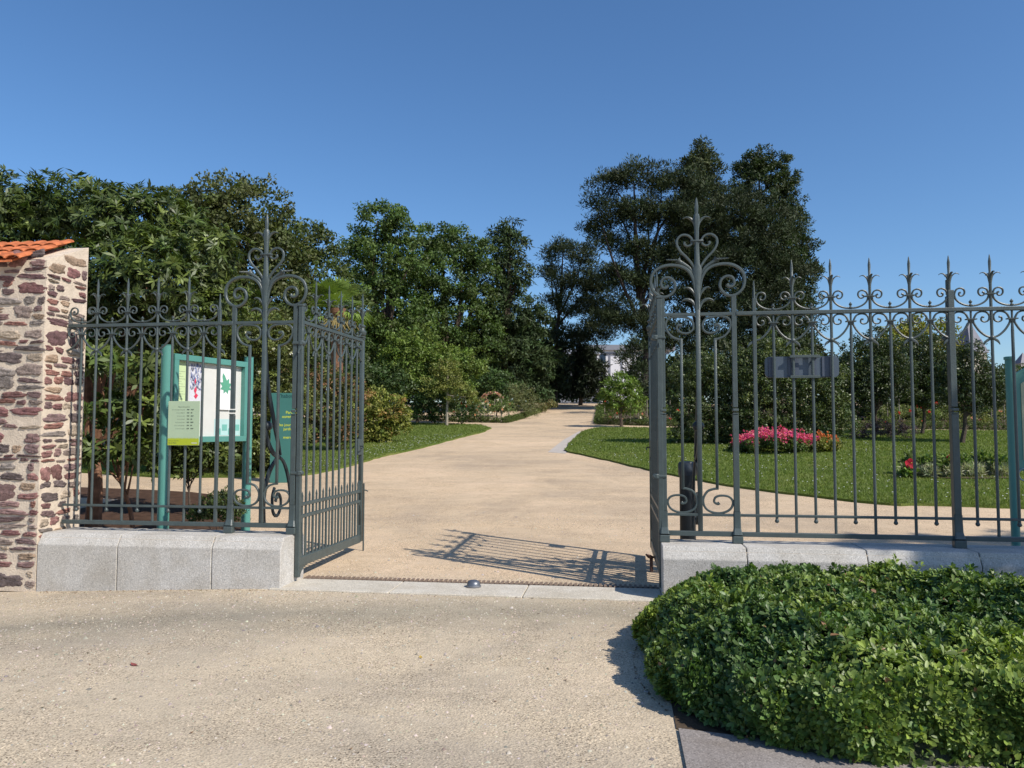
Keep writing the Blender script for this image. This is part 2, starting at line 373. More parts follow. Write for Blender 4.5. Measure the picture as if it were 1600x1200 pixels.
# grass blades
def inpoly(x, y, poly):
    c = np.zeros(len(x), bool); j = len(poly) - 1
    for i in range(len(poly)):
        xi, yi = poly[i]; xj, yj = poly[j]
        t = ((yi > y) != (yj > y)) & (x < (xj - xi) * (y - yi) / (yj - yi + 1e-12) + xi); c ^= t; j = i
    return c
def qmesh(name, V, Fq, col, mat, parent=None, smooth=False):
    """V (n,3), Fq (m,k) faces, col (n,3)"""
    me = bpy.data.meshes.new(name); n = len(V); mF, k = Fq.shape
    me.vertices.add(n); me.vertices.foreach_set('co', np.ascontiguousarray(V, np.float32).ravel())
    me.loops.add(mF * k); me.loops.foreach_set('vertex_index', np.ascontiguousarray(Fq, np.int32).ravel())
    me.polygons.add(mF); me.polygons.foreach_set('loop_start', np.arange(0, mF * k, k, dtype=np.int32))
    me.update(calc_edges=True)
    a = me.color_attributes.new('col', 'FLOAT_COLOR', 'POINT')
    c4 = np.ones((n, 4), np.float32); c4[:, :3] = np.clip(col, 0, 1); a.data.foreach_set('color', c4.ravel())
    me.materials.append(mat)
    if smooth: me.polygons.foreach_set('use_smooth', np.ones(mF, bool))
    o = bpy.data.objects.new(name, me); link(o)
    if parent is not None: o.parent = parent
    return o
def grass(poly, n, seed, dens_near=True):
    rg = np.random.default_rng(seed); P = np.array(poly)
    x0, y0 = P.min(0); x1, y1 = P.max(0); x1 = min(x1, 16); y1 = min(y1, 36); x0 = max(x0, -14)
    X = rg.uniform(x0, x1, n * 3); Y = y0 + (y1 - y0) * rg.uniform(0, 1, n * 3) ** 1.8
    k = inpoly(X, Y, poly); X = X[k][:n]; Y = Y[k][:n]; n = len(X)
    Z = 0.09 + .062 * (Y - 3) + .045
    h = rg.uniform(.025, .06, n); a = rg.uniform(0, 6.28, n); wd = .007 + .0006 * (Y - y0)
    lean = rg.normal(0, .025, (n, 2))
    V = np.zeros((n, 3, 3)); dx, dy = np.cos(a) * wd, np.sin(a) * wd
    V[:, 0] = np.stack([X - dx, Y - dy, Z], 1); V[:, 1] = np.stack([X + dx, Y + dy, Z], 1); V[:, 2] = np.stack([X + lean[:, 0], Y + lean[:, 1], Z + h], 1)
    base = np.array([.125, .175, .036]); c = base * rg.uniform(.75, 1.25, (n, 1)) * np.array([1, 1, 1]) + rg.uniform(0, .03, (n, 1)) * np.array([1, .3, 0])
    o = qmesh('grass', V.reshape(-1, 3), np.arange(3 * n).reshape(-1, 3), np.repeat(c, 3, 0), GRASSB)
    tag(o, kind='stuff')
grass(PL, 60000, 5); grass(PR, 110000, 6)
def daisies(poly, n, seed):
    rg = np.random.default_rng(seed); P = np.array(poly); x0, y0 = P.min(0); x1, y1 = P.max(0)
    X = rg.uniform(max(x0, -8), min(x1, 10), n * 3); Y = y0 + (min(y1, 22) - y0) * rg.uniform(0, 1, n * 3) ** 1.5
    k = inpoly(X, Y, poly); X = X[k][:n]; Y = Y[k][:n]; n = len(X); Z = 0.09 + .062 * (Y - 3) + .09
    s = .014; V = np.zeros((n, 4, 3))
    for i, (a, b_) in enumerate(((-1, 0), (0, -1), (1, 0), (0, 1))): V[:, i] = np.stack([X + a * s, Y + b_ * s, Z + b_ * .006], 1)
    tag(qmesh('daisies', V.reshape(-1, 3), np.arange(4 * n).reshape(-1, 4), np.full((4 * n, 3), .62), PETAL), kind='stuff')
daisies(PR, 350, 8); daisies(PL, 250, 9)
# loose grit on the foreground
def grit():
    rg = np.random.default_rng(11); n = 26000
    X = rg.uniform(-6.5, 2.5, n); Y = np.where(rg.random(n) < .75, rg.uniform(-5.2, -.4, n), rg.uniform(.3, 5, n))
    k = ~((X > .2) & (Y < 0)); X = X[k]; Y = Y[k]; n = len(X)
    Z = np.array([ground_z(a, b_) for a, b_ in zip(X, Y)])
    s = rg.gamma(2.2, .0019, n) + .0016
    base = np.array([(1, 0, 0), (-.5, .87, 0), (-.5, -.87, 0), (0, 0, .9)]) 
    a = rg.uniform(0, 6.28, n); ca, sa = np.cos(a), np.sin(a)
    V = np.zeros((n, 4, 3)); jit = rg.uniform(.6, 1.4, (n, 4))
    for i, b_ in enumerate(base):
        V[:, i, 0] = X + s * jit[:, i] * (ca * b_[0] - sa * b_[1]); V[:, i, 1] = Y + s * jit[:, i] * (sa * b_[0] + ca * b_[1]); V[:, i, 2] = Z + s * b_[2] * jit[:, i] * .8
    Fq = (np.arange(n)[:, None, None] * 4 + np.array([(0, 1, 3), (1, 2, 3), (2, 0, 3)])[None]).reshape(-1, 3)
    g = rg.uniform(.22, .62, (n, 1)) * np.array([1, .88, .72]) * rg.uniform(.9, 1.1, (n, 3))
    tag(qmesh('grit', V.reshape(-1, 3), Fq, np.repeat(g, 4, 0), attr_mat('grit stones', .9, 0, .2)), kind='stuff')
grit()

def litter():
    rg = np.random.default_rng(19); P = []
    for _ in range(170): P.append((rg.uniform(-5.9, -3.4), -.35 - abs(rg.normal(0, .06))))
    for _ in range(120): P.append((rg.uniform(-3.3, .3), rg.choice([-.40, .33]) + rg.normal(0, .04)))
    for _ in range(130): a = rg.uniform(2.0, 4.4); P.append((1.3 + 1.2 * math.cos(a), -2.25 + 1.75 * math.sin(a)))
    for _ in range(90): P.append((rg.uniform(-6, .2), rg.uniform(-4.6, -.5)))
    for _ in range(160): P.append((rg.uniform(-3.2, .4) , rg.uniform(.3, 9)))
    P = np.array(P); n = len(P); Z = np.array([ground_z(a, b_) for a, b_ in P]) + .004; a = rg.uniform(0, 6.28, n); s_ = rg.uniform(.005, .016, n); V = np.zeros((n, 4, 3))
    for i, (r_, t_, h_) in enumerate(((1, 0, .3), (.45, 1.5, .05), (1, 3.1, .4), (.45, 4.7, .1))):
        V[:, i, 0] = P[:, 0] + s_ * r_ * np.cos(a + t_); V[:, i, 1] = P[:, 1] + s_ * r_ * np.sin(a + t_); V[:, i, 2] = Z + s_ * h_ * rg.uniform(.3, 1, n)
    c = np.array([.20, .13, .07]) * rg.uniform(.4, 1.4, (n, 1)) * rg.uniform(.8, 1.2, (n, 3))
    tag(qmesh('leaf_litter', V.reshape(-1, 3), np.arange(4 * n).reshape(-1, 4), np.repeat(c, 4, 0), attr_mat('dry litter', .9, 0, .1)), kind='stuff')
litter()

# ------------------------------------------------------------------ stone wall with tile coping
def stone_wall():
    t = thing('stone_wall', 'rough rubble stone wall end with cream mortar under an orange tile coping', 'wall', (-7.2, 0, -.1))
    ox, oz = -7.2, -.1
    XL, XR, YF, YB = -10.5, -5.99, -.34, .30; ZE, ZR = 3.38, 3.66
    mb = MB(); poly = [(YF, 0), (YB + .0, 0), (YB, ZR + .1), (YF, ZE + .1)]
    V = [(XL - ox, y, z) for y, z in poly] + [(XR - ox, y, z) for y, z in poly]
    mb.add(V, [(0, 1, 2, 3), (7, 6, 5, 4), (0, 4, 5, 1), (1, 5, 6, 2), (2, 6, 7, 3), (3, 7, 4, 0)])
    mb.build('mortar', MORTAR, t)
    rg = random.Random(5); V = []; Fc = []; C = []
    cols = [(.17, .085, .08), (.13, .075, .075), (.19, .12, .11), (.22, .17, .145), (.28, .20, .14), (.20, .17, .15), (.11, .085, .08), (.20, .10, .08), (.30, .24, .18), (.15, .10, .095), (.18, .095, .085)]
    def stone(u0, u1, z0, z1, face):
        nu, nv = 15, 9; o = len(V); col = rg.choice(cols); f = rg.uniform(1.0, 1.55); col = tuple(c * f for c in col)
        cu, cz = (u0 + u1) / 2, (z0 + z1) / 2; hu, hz = (u1 - u0) / 2, (z1 - z0) / 2; tilt = rg.uniform(-.07, .07) * (1 if hu > hz else .3)
        ph = [rg.uniform(0, 6.28) for _ in range(6)]; pr = rg.uniform(.006, .018)
        for j in range(nv):
            for i in range(nu):
                a, b_ = -1 + 2 * i / (nu - 1), -1 + 2 * j / (nv - 1)
                # square -> disc-like with superellipse
                sx = a * math.sqrt(1 - .25 * b_ * b_) ; sz = b_ * math.sqrt(1 - .45 * a * a * abs(a))
                th = math.atan2(sz, sx); wv = 1 + .10 * math.sin(2 * th + ph[0]) + .09 * math.sin(3 * th + ph[1]) + .07 * math.sin(5 * th + ph[2]) + .05 * math.sin(9 * th + ph[5]) + .03 * math.sin(14 * th + ph[3])
                uu = cu + sx * hu * wv; zz = cz + sz * hz * wv + tilt * (uu - cu)
                e = max(abs(a), abs(b_)); d = pr * (1 - e ** 8) + (-.004 if e > .99 else 0) + (rg.uniform(-.004, .004) + .005 * math.sin(9 * b_ + 2 * a + ph[4])) * (e < .99)
                if face == 'f': V.append((uu - ox, YF - d, zz))
                else: V.append((XR - ox + d, uu, zz))
                k = 1 + .18 * math.sin(3 * a + 4 * b_ + ph[3]) + rg.uniform(-.15, .15); C.append(tuple(c * k for c in col))
        for j in range(nv - 1):
            for i in range(nu - 1): Fc.append((o + j * nu + i, o + j * nu + i + 1, o + (j + 1) * nu + i + 1, o + (j + 1) * nu + i))
    def face(U0, U1, face_, ztop):
        z = .04
        while z < ztop - .05:
            h = rg.choice([.035, .045, .055, .065, .075, .09, .105, .125, .15, .18])
            u = U0 + rg.uniform(0, .02)
            while u < U1 - .06:
                L_ = min(rg.uniform(.10, .34 if face_ == 'f' else .22) * (1 + .8 * (h > .09) * rg.random()), U1 - u)
                if U1 - u - L_ < .10: L_ = U1 - u
                if face_ == 's' and z + h > ZE + .10 + (u + L_ * .25 - YF) / (YB - YF) * .28: u += L_; continue
                if rg.random() < .05 and h < .08: u += L_; continue
                hh = h * rg.uniform(.82, 1.08); zz = z + rg.uniform(-.012, .012)
                if rg.random() < .97:
                    if h > .12 and rg.random() < .35:
                        stone(u, u + L_, z, z + h * .42, face_); stone(u + .01, u + L_ * rg.uniform(.6, 1), z + h * .56, z + h, face_)
                    else: stone(u, u + L_, zz, zz + hh, face_)
                u += L_ + rg.uniform(.008, .04)
            z += h + rg.uniform(.006, .024)
    face(XL + .05, XR - .005, 'f', ZE + .13); face(YF + .015, YB - .02, 's', ZR + .22)
    V = np.array(V); qmesh('rubble_stones', V, np.array(Fc), np.array(C), STONE, t, True)
    # coping of half round clay tiles sloping to the front
    cp = MB(); e = [(YF - .16, ZE + .075), (YB + .02, ZR + .17)]
    xr = XR - .27; x = xr - ox
    k = 0
    while x > XL - ox:
        for row in range(3):
            y0 = e[0][0] + (e[1][0] - e[0][0]) * row / 3 - (.0 if row == 0 else .02); y1 = e[0][0] + (e[1][0] - e[0][0]) * (row + 1) / 3
            z0 = e[0][1] + (e[1][1] - e[0][1]) * row / 3 + .016; z1 = e[0][1] + (e[1][1] - e[0][1]) * (row + 1) / 3
            n = 7; VV = []
            jx = rg.uniform(-.006, .006); jz = rg.uniform(0, .006)
            for yy, zz, rr in ((y0, z0, .088), (y1, z1 + .006, .078)):
                for r2 in (rr, rr - .016):
                    for i in range(n):
                        th = math.pi * i / (n - 1); VV.append((x + jx + r2 * math.cos(th), yy, zz + jz + r2 * .42 * math.sin(th)))
            FF = []
            for i in range(n - 1): FF += [(i, i + 1, 2 * n + i + 1, 2 * n + i), (n + i + 1, n + i, 3 * n + i, 3 * n + i + 1), (i + 1, i, n + i, n + i + 1), (2 * n + i, 2 * n + i + 1, 3 * n + i + 1, 3 * n + i)]
            FF += [(0, 2 * n, 3 * n, n), (n - 1, 2 * n - 1, 4 * n - 1, 3 * n - 1)]
            cp.add(VV, FF)
        # channel tile between
        cp.add([(x - .15, e[0][0] + .01, e[0][1]), (x - .02, e[0][0] + .01, e[0][1]), (x - .02, e[1][0], e[1][1]), (x - .15, e[1][0], e[1][1]),
                (x - .15, e[0][0] + .01, e[0][1] - .02), (x - .02, e[0][0] + .01, e[0][1] - .02), (x - .02, e[1][0], e[1][1] - .02), (x - .15, e[1][0], e[1][1] - .02)],
               [(0, 1, 2, 3), (0, 4, 5, 1), (4, 7, 6, 5), (1, 5, 6, 2), (3, 7, 4, 0)])
        x -= .17
    cp.build('tile_coping', TILE, t, False)
stone_wall()

# ------------------------------------------------------------------ granite plinths
def block(mb, x0, x1, endchamfer=None):
    prof = [(-.34, -.13), (-.34, .39), (-.275, .50), (.20, .50), (.24, .44), (.24, -.13)]
    e = .004; n = len(prof)
    V = [(x0 + e, y, z) for y, z in prof] + [(x1 - e, y, z) for y, z in prof]
    mb.add(V, [tuple(range(n)), tuple(range(2 * n - 1, n - 1, -1))] + [(i, (i + 1) % n, n + (i + 1) % n, n + i)[::-1] for i in range(n)])
def plinth(label, xs, cx):
    t = thing('granite_plinth', label, 'plinth', (cx, 0, 0), group='granite plinths under the railings')
    for a, b_ in zip(xs[:-1], xs[1:]):
        mb = MB(); block(mb, a - cx, b_ - cx)
        o = mb.build('granite_block', GRANITE, t)
        bv = o.modifiers.new('bevel', 'BEVEL'); bv.width = .008; bv.segments = 2
    mb = MB(); mb.box(((xs[0] + xs[-1]) / 2 - cx, -.05, .17), (xs[-1] - xs[0] - .03, .50, .58)); mb.build('joint_core', MORTAR, t)
plinth('low granite plinth on the left, between the stone wall and the open gate', [-5.985, -5.08, -4.05, -3.315], -4.6)
plinth('low granite plinth on the right, behind the clipped hedge', [.405, 1.17, 2.22, 3.17, 4.2, 5.3, 6.6], 3.4)

# ------------------------------------------------------------------ ironwork
Z0 = 2.715; ZL = .765; ZB = .585; S = .17850
hs, vs = .00116, .00122
def ring(pts, w0, w1, dep=.011, axis=0.0, hsc=hs, vsc=vs, y0=0, n=3, zref=None, mir=1, tipr=None):
    P = [(mir * (a - axis) * hsc, 0, (y0 - b_) * vsc) for a, b_ in pts]
    C = spline(P, n); k = len(C); t = np.linspace(0, 1, k); W = w0 + (w1 - w0) * t
    if tipr: W[:3] = tipr
    return C, W
low_strand = [(98, 562), (80, 565), (78, 588), (102, 600), (130, 588), (138, 555), (120, 528), (85, 519), (45, 532), (24, 565), (16, 595), (32, 630), (62, 670), (105, 705), (150, 722)]
up_strand = [(62, 368), (49, 376), (54, 393), (76, 395), (92, 375), (88, 348), (62, 335), (32, 345), (18, 372), (16, 395), (28, 425), (60, 452), (104, 469), (150, 474)]
def low_scroll_mesh(sides_=(1, -1)):
    mb = MB()
    for s in sides_:
        C, W = ring(low_strand, .0065, .010, mir=s, y0=500); W[:3] = .010
        mb.sweep(C, W, .010, 6, .7, up=(0, 1, 0))
        # little leaf end past the rosette
        C2 = spline([(s * a * hs, 0, (500 - b_) * vs) for a, b_ in ((150, 722), (178, 735), (200, 752), (212, 775))], 3)
        mb.sweep(C2, [.009, .010, .012, .013, .013, .012, .010, .007, .004, .002][:len(C2)], .008, 6, .7, up=(0, 1, 0))
    mb.box((0, 0, -.095), (.09, .05, .010)); mb.sweep([(0, 0, -.101), (0, 0, -.112), (0, 0, -.13)], [.036, .022, .014], [.02, .018, .012], 4, up=(0, 1, 0))
    return mb.mesh('scroll', IRON, True)
def up_scroll_mesh(sides_=(1, -1)):
    mb = MB()
    for s in sides_:
        C, W = ring(up_strand, .0065, .009, mir=s, y0=500); W[:3] = .010
        mb.sweep(C, W, .010, 6, .7, up=(0, 1, 0))
    if len(sides_) == 2:
        mb.box((0, 0, .143), (.088, .05, .010)); mb.sweep([(0, 0, .137), (0, 0, .126), (0, 0, .108)], [.036, .022, .014], [.02, .018, .012], 4, up=(0, 1, 0))
    return mb.mesh('scroll', IRON, True)
def finial_mesh(scale=1.0):
    mb = MB(); P = [(0, 0, .0), (0, 0, .10), (0, 0, .135), (0, 0, .165), (0, 0, .19), (0, 0, .20), (0, 0, .30), (0, 0, .365), (0, 0, .372)]
    W = [.013, .014, .020, .026, .020, .011, .014, .004, .001]
    P = [(a * scale, b_, c * scale) for a, b_, c in P]
    mb.sweep(P, [q * scale for q in W], [q * .8 * scale for q in W], 6, up=(0, 1, 0))
    for k in range(4):
        a = math.pi / 2 * k; C = spline([(.010, 0, .13), (.024, 0, .170), (.052, 0, .197), (.078, 0, .197), (.092, 0, .185)], 3) * scale
        Rm = np.array([(math.cos(a), math.sin(a), 0), (-math.sin(a), math.cos(a), 0), (0, 0, 1)]); C = C @ Rm
        n = len(C); mb.sweep(C, np.linspace(.008, .002, n) * scale * 1.1, np.interp(np.linspace(0, 1, n), [0, .4, 1], [.010, .013, .002]) * scale, 5, up=(-math.sin(a), math.cos(a), 0))
    return mb.mesh('finial', IRON, True)
def knob_mesh():
    mb = MB(); mb.lathe([(.006, 0), (.020, .006), (.021, .014), (.010, .022), (.007, .030), (.015, .040), (.016, .048), (.008, .058), (.002, .068)], sides=10); return mb.mesh('knob', IRON, True)
def rosette_mesh():
    mb = MB(); P = [(0, -.024, 0), (0, -.018, 0), (0, -.012, 0), (0, .012, 0), (0, .018, 0)]
    mb.sweep(P, [.006, .016, .022, .022, .014], None, 12); return mb.mesh('rosette', IRON, True)
LOW = low_scroll_mesh(); UP = up_scroll_mesh(); UPR = up_scroll_mesh((1,)); UPL = up_scroll_mesh((-1,))
FIN = finial_mesh(); KNOB = knob_mesh(); ROS = rosette_mesh()
def rod(mb, x, z0, z1, r, sides=8, sq=0): mb.sweep([(x, 0, z0), (x, 0, (z0 + z1) / 2), (x, 0, z1)], r, None, sides, sq, up=(0, 1, 0))
def long_bar(par, x, zb=None, dz=0):
    mb = MB(); rod(mb, 0, (zb if zb is not None else ZB), Z0 + .16, .0135); o = mb.build('bar', IRON, par, True, (x, 0, 0))
    inst('finial', FIN, o, (0, 0, Z0 + .145)); inst('rosette', ROS, o, (0, 0, Z0 - .271)); return o
def short_bar(par, x, zb=None):
    mb = MB(); z1 = zb if zb is not None else ZL - .045
    rod(mb, 0, z1, Z0 - .20, .0135); mb.sweep([(0, 0, Z0 - .20), (0, 0, Z0 - .12), (0, 0, Z0)], [.0135, .009, .010], None, 8, up=(0, 1, 0))
    if zb is None: mb.lathe([(.013, .02), (.019, .008), (.021, 0), (.016, -.012), (.003, -.019)][::-1], (0, 0, z1 - .005), 10)
    return mb.build('bar', IRON, par, True, (x, 0, 0))
def scrolls_at_short(par, x): inst('scroll', LOW, par, (x, 0, Z0)); inst('knob', KNOB, par, (x, 0, Z0 + .024))
def rails(par, x0, x1, lower=True):
    c = (x0 + x1) / 2; l = x1 - x0
    MB().box((c, 0, Z0), (l, .040, .036), .004).build('top_rail', IRON, par)
    if lower:
        MB().box((c, 0, ZL), (l, .034, .024), .003).build('lower_rail', IRON, par)
        MB().box((c, 0, ZB), (l, .046, .042), .004).build('bottom_rail', IRON, par)
def flat_post(par, x, ztop, wid=.046, foot=True, step=True, spear=False):
    mb = MB(); d = .03
    zt = ztop
    if step:
        mb.box((0, 0, (1.80 + zt) / 2), (wid, d, zt - 1.80), .004); mb.box((0, -.006, 1.775), (wid + .010, d + .016, .028), .006); mb.box((0, -.008, 1.742), (wid + .006, d + .01, .012), .003)
        mb.box((0, -.003, (.80 + 1.735) / 2), (wid + .008, d + .008, .935), .004)
    else: mb.box((0, 0, (.8 + zt) / 2), (wid, d, zt - .8), .004)
    if foot:
        mb.sweep([(0, -.003, .80), (0, -.004, .74), (0, -.008, .64), (0, -.02, .575), (0, -.022, .57)], [(wid + .02) / 2, (wid + .02) / 2, (wid + .022) / 2, (wid + .045) / 2, (wid + .055) / 2], [d * .7, d * .7, d * .8, d * 1.2, d * 1.25], 8, .35, up=(0, 1, 0))
        mb.box((0, -.022, .536), (wid + .05, d * 2.4, .07), .006)
    if spear: mb.sweep([(0, 0, zt), (0, 0, zt + .03), (0, 0, zt + .17), (0, 0, zt + .18)], [wid * .36, .014, .006, .001], None, 6, up=(0, 1, 0))
    return mb.build('post', IRON, par, False, (x, 0, 0))

# left railing bay
fl = thing('iron_railing', 'grey iron railing bay between stone wall and gate pier, before the notice board', 'railing', (-5.1, 0, .5))
offx = Vector((5.1, 0, -.5))
def shift(o):      # parts were modelled in world x / z: move under the empty
    for c in o.children: c.location = Vector(c.location) - Vector(o.location)
rails(fl, -5.97, -4.05)
inst('scroll', UPL, fl, (-5.62, 0, Z0), None); 
for x in (-5.812, -5.455, -5.098, -4.741, -4.384): short_bar(fl, x); scrolls_at_short(fl, x)
for x in (-5.634, -5.277, -4.920, -4.563): long_bar(fl, x); inst('scroll', UP, fl, (x, 0, Z0))
mb = MB(); C, W = ring(up_strand, .0065, .009, mir=-1, y0=500); W[:3] = .01; mb.sweep(C, W, .01, 6, .7, up=(0, 1, 0)); mb.build('scroll', IRON, fl, True, (-4.206, 0, Z0))
mb = MB(); C, W = ring(up_strand, .0065, .009, mir=1, y0=500); W[:3] = .01; mb.sweep(C, W, .01, 6, .7, up=(0, 1, 0)); mb.build('scroll', IRON, fl, True, (-5.975, 0, Z0))
mb = MB(); mb.box((0, 0, (ZB + 2.86) / 2), (.034, .030, 2.86 - ZB), .004); mb.sweep([(0, 0, 2.86), (0, 0, 2.90), (0, 0, 3.03), (0, 0, 3.035)], [.014, .013, .006, .001], None, 6, up=(0, 1, 0)); mb.build('post', IRON, fl, False, (-4.205, 0, 0))
shift(fl)
# right railing bays
fr = thing('iron_railing', 'grey iron railing running right from the gate, carrying a blank metal panel', 'railing', (3.4, 0, .5))
rails(fr, 1.15, 6.6)
mb = MB(); mb.box((0, 0, (ZB + 2.86) / 2), (.034, .030, 2.86 - ZB), .004); mb.sweep([(0, 0, 2.86), (0, 0, 2.90), (0, 0, 3.03), (0, 0, 3.035)], [.014, .013, .006, .001], None, 6, up=(0, 1, 0)); mb.build('post', IRON, fr, False, (1.325, 0, 0))
xpost = [3.125, 4.91]; x = 1.325; k = 0
UPRm = UPR
inst('scroll', UPR, fr, (1.325, 0, Z0))
while x < 6.3:
    x += S; short_bar(fr, x); scrolls_at_short(fr, x)
    x += S
    if min(abs(x - q) for q in xpost) < .08:
        inst('scroll', UPL, fr, (x - .004, 0, Z0)); inst('scroll', UPR, fr, (x + .022, 0, Z0))
        mb = MB(); mb.sweep([(0, .02, 2.86), (0, .02, 3.0)], .016, None, 6); mb.build('post', IRON, fr, True, (x - .012, 0, 0)).name = 'stub'
        f_ = inst('finial', FIN, fr, (x - .004, .0, Z0 + .145)); inst('rosette', ROS, fr, (x - .05, .03, Z0 - .271))
        flat_post(fr, x + .006, 2.90, .055)
        # back of the heavy post
        mb = MB(); mb.box((0, .05, (ZB + 2.85) / 2), (.03, .05, 2.85 - ZB), .003); mb.build('post_web', IRON, fr, False, (x + .0, 0, 0))
    else: long_bar(fr, x); inst('scroll', UP, fr, (x, 0, Z0))
shift(fr)

# ornate gate piers, traced in units of 1/4.8 photo pixel about the centre bar
def axis7(y): return 418 + (y - 40) * .0262
k1, kup, klo = .00128, .001335, .00128
def c7(a, b_, mir=1):
    z = Z0 + (915 - b_) * (kup if b_ < 915 else klo); return (mir * (a - axis7(b_)) * k1, 0, z)
def c8(a, b_, mir=1): return (mir * (a - 463) * k1, 0, ZL + (795 - b_) * k1)
big = [(452, 770), (455, 720), (466, 650), (500, 590), (560, 555), (640, 545), (710, 560), (765, 600), (786, 660), (775, 725), (735, 768), (685, 782), (635, 762), (604, 715), (612, 665), (650, 638), (692, 645), (710, 680), (700, 710), (672, 714), (655, 696)]
heart = [(450, 590), (468, 545), (505, 495), (552, 445), (578, 395), (572, 350), (535, 322), (490, 328), (462, 360), (470, 394), (500, 406), (522, 392), (518, 374)]
bud = [(452, 690), (462, 620), (490, 570), (530, 540), (560, 522), (578, 508)]
lowR = [(575, 1240), (574, 1180), (573, 1108), (600, 1104), (650, 1078), (684, 1020), (680, 965), (640, 935), (575, 932), (510, 945), (478, 985), (485, 1035), (525, 1060), (575, 1052), (603, 1022), (592, 996), (566, 1004)]
botR = [(591, -60), (590, 200), (589, 598), (560, 602), (515, 622), (485, 680), (500, 742), (550, 775), (620, 780), (682, 752), (704, 700), (678, 660), (620, 650), (576, 664), (566, 698), (590, 712), (604, 704)]
def pier(name, label, cx, hinge_side):
    t = thing('gate_pier', label, 'gate pier', (cx, 0, .5), group='ornate iron gate piers')
    z = -.5
    def put(mb, nm, smooth=True): return mb.build(nm, IRON, t, smooth, (0, 0, z))
    # centre stem
    mb = MB(); zt = c7(418, 40)[2]
    zz = lambda y: c7(0, y)[2]
    mb.box((0, 0, (ZB + zz(760)) / 2), (.044, .040, zz(760) - ZB), .004)
    mb.sweep([(0, 0, zz(880)), (0, 0, zz(760)), (0, 0, zz(690)), (0, 0, zz(620)), (0, 0, zz(575)), (0, 0, zz(540)), (0, 0, zz(380))], [.024, .025, .033, .042, .044, .026, .020], [.022] * 7, 8, .6, up=(0, 1, 0))
    mb.box((0, 0, zz(370)), (.125, .05, .018), .004); mb.sweep([(0, 0, zz(377)), (0, 0, zz(396))], [.045, .022], [.02, .018], 6, up=(0, 1, 0))
    mb.sweep([(0, 0, zz(380)), (0, 0, zz(280)), (0, 0, zz(230)), (0, 0, zz(190)), (0, 0, zz(170)), (0, 0, zz(165)), (0, 0, zz(110)), (0, 0, zz(60)), (0, 0, zt)], [.020, .022, .030, .030, .024, .015, .019, .010, .001], None, 8, .7, up=(0, 1, 0))
    put(mb, 'centre_stem')
    for s in (1, -1):
        mb = MB(); C = spline([c7(a, b_, s) for a, b_ in big], 4); n = len(C); W = np.interp(np.linspace(0, 1, n), [0, .1, .8, .96, 1], [.010, .0155, .0135, .013, .017]); mb.sweep(C, W, .017, 8, .6, up=(0, 1, 0)); put(mb, 'volute')
        mb = MB(); C = spline([c7(a, b_, s) for a, b_ in heart], 4); n = len(C); W = np.interp(np.linspace(0, 1, n), [0, .1, .9, 1], [.009, .0125, .010, .013]); mb.sweep(C, W, .014, 8, .6, up=(0, 1, 0)); put(mb, 'heart_scroll')
        mb = MB(); C = spline([c7(a, b_, s) for a, b_ in bud], 3); n = len(C); W = np.interp(np.linspace(0, 1, n), [0, .3, .8, 1], [.008, .012, .020, .036]); mb.sweep(C, W, W * .8, 8, up=(0, 1, 0))
        a0 = C[-1]; P = [a0 + np.array([s * q, 0, q * .06]) for q in np.linspace(0, .11, 23)]
        mb.sweep(P, [.011 - .00025 * i + (.0035 if i % 3 == 0 else -.002) for i in range(23)], None, 6, up=(0, 1, 0)); put(mb, 'bud')
        mb = MB()
        for pts, ww in (([(448, 800), (462, 760), (488, 727), (515, 716), (535, 722)], .014), ([(448, 890), (460, 850), (480, 818), (515, 803), (545, 808), (563, 822)], .017), ([(432, 290), (440, 240), (462, 205), (495, 190), (528, 200)], .014)):
            C = spline([c7(a, b_, s) for a, b_ in pts], 3); n = len(C); W = np.interp(np.linspace(0, 1, n), [0, .5, 1], [ww * .7, ww, .003]); mb.sweep(C, W, .014, 6, .8, up=(0, 1, 0))
        put(mb, 'acanthus_leaf')
        mb = MB(); C = spline([c7(a, b_, s) for a, b_ in lowR[2:]], 4); n = len(C); W = np.interp(np.linspace(0, 1, n), [0, .85, 1], [.0115, .0105, .016]); mb.sweep(C, W, .014, 8, .6, up=(0, 1, 0))
        p = c7(*lowR[2], s); q = c8(*botR[2], s)
        mb.box((p[0], 0, (p[2] + q[2]) / 2), (.026, .026, p[2] - q[2] + .02), .003)
        C = spline([c8(a, b_, s) for a, b_ in botR[2:]], 4); n = len(C); W = np.interp(np.linspace(0, 1, n), [0, .85, 1], [.0115, .0105, .016]); mb.sweep(C, W, .014, 8, .6, up=(0, 1, 0)); put(mb, 'scroll_bar')
        o = flat_post(t, s * .343, c7(0, 786)[2] + .01, .047); o.location = (s * .343, 0, z)
    mb = MB()
    for z_, d_, h_ in ((Z0, .034, .030), (ZL, .034, .024), (ZB, .046, .046)):
        mb = MB(); mb.box((0, 0, z_), (.66, d_ - .003, h_), .003); put(mb, 'cross_rail', False)
    # ornate back stay standing on the park side
    mb = MB()
    def yz(pts, wv, dv, n=4):
        C = spline([(0, a, b_) for a, b_ in pts], n); m_ = len(C)
        mb.sweep(C, np.interp(np.linspace(0, 1, m_), np.linspace(0, 1, len(wv)), wv), dv, 6, .6, up=(1, 0, 0))
    yz([(.03, 2.52), (.05, 2.30), (.10, 2.05), (.20, 1.80), (.30, 1.58), (.38, 1.42), (.44, 1.30)], [.010, .028, .034, .034, .036, .03, .012], .014)
    yz([(.04, 1.85), (.06, 1.60), (.12, 1.45), (.25, 1.33), (.42, 1.26)], [.006, .022, .036, .03, .012], .014)
    yz([(.40, 1.30), (.30, 1.24), (.16, 1.12), (.07, .95), (.05, .78), (.07, .60)], [.012, .022, .034, .036, .026, .02], .014)
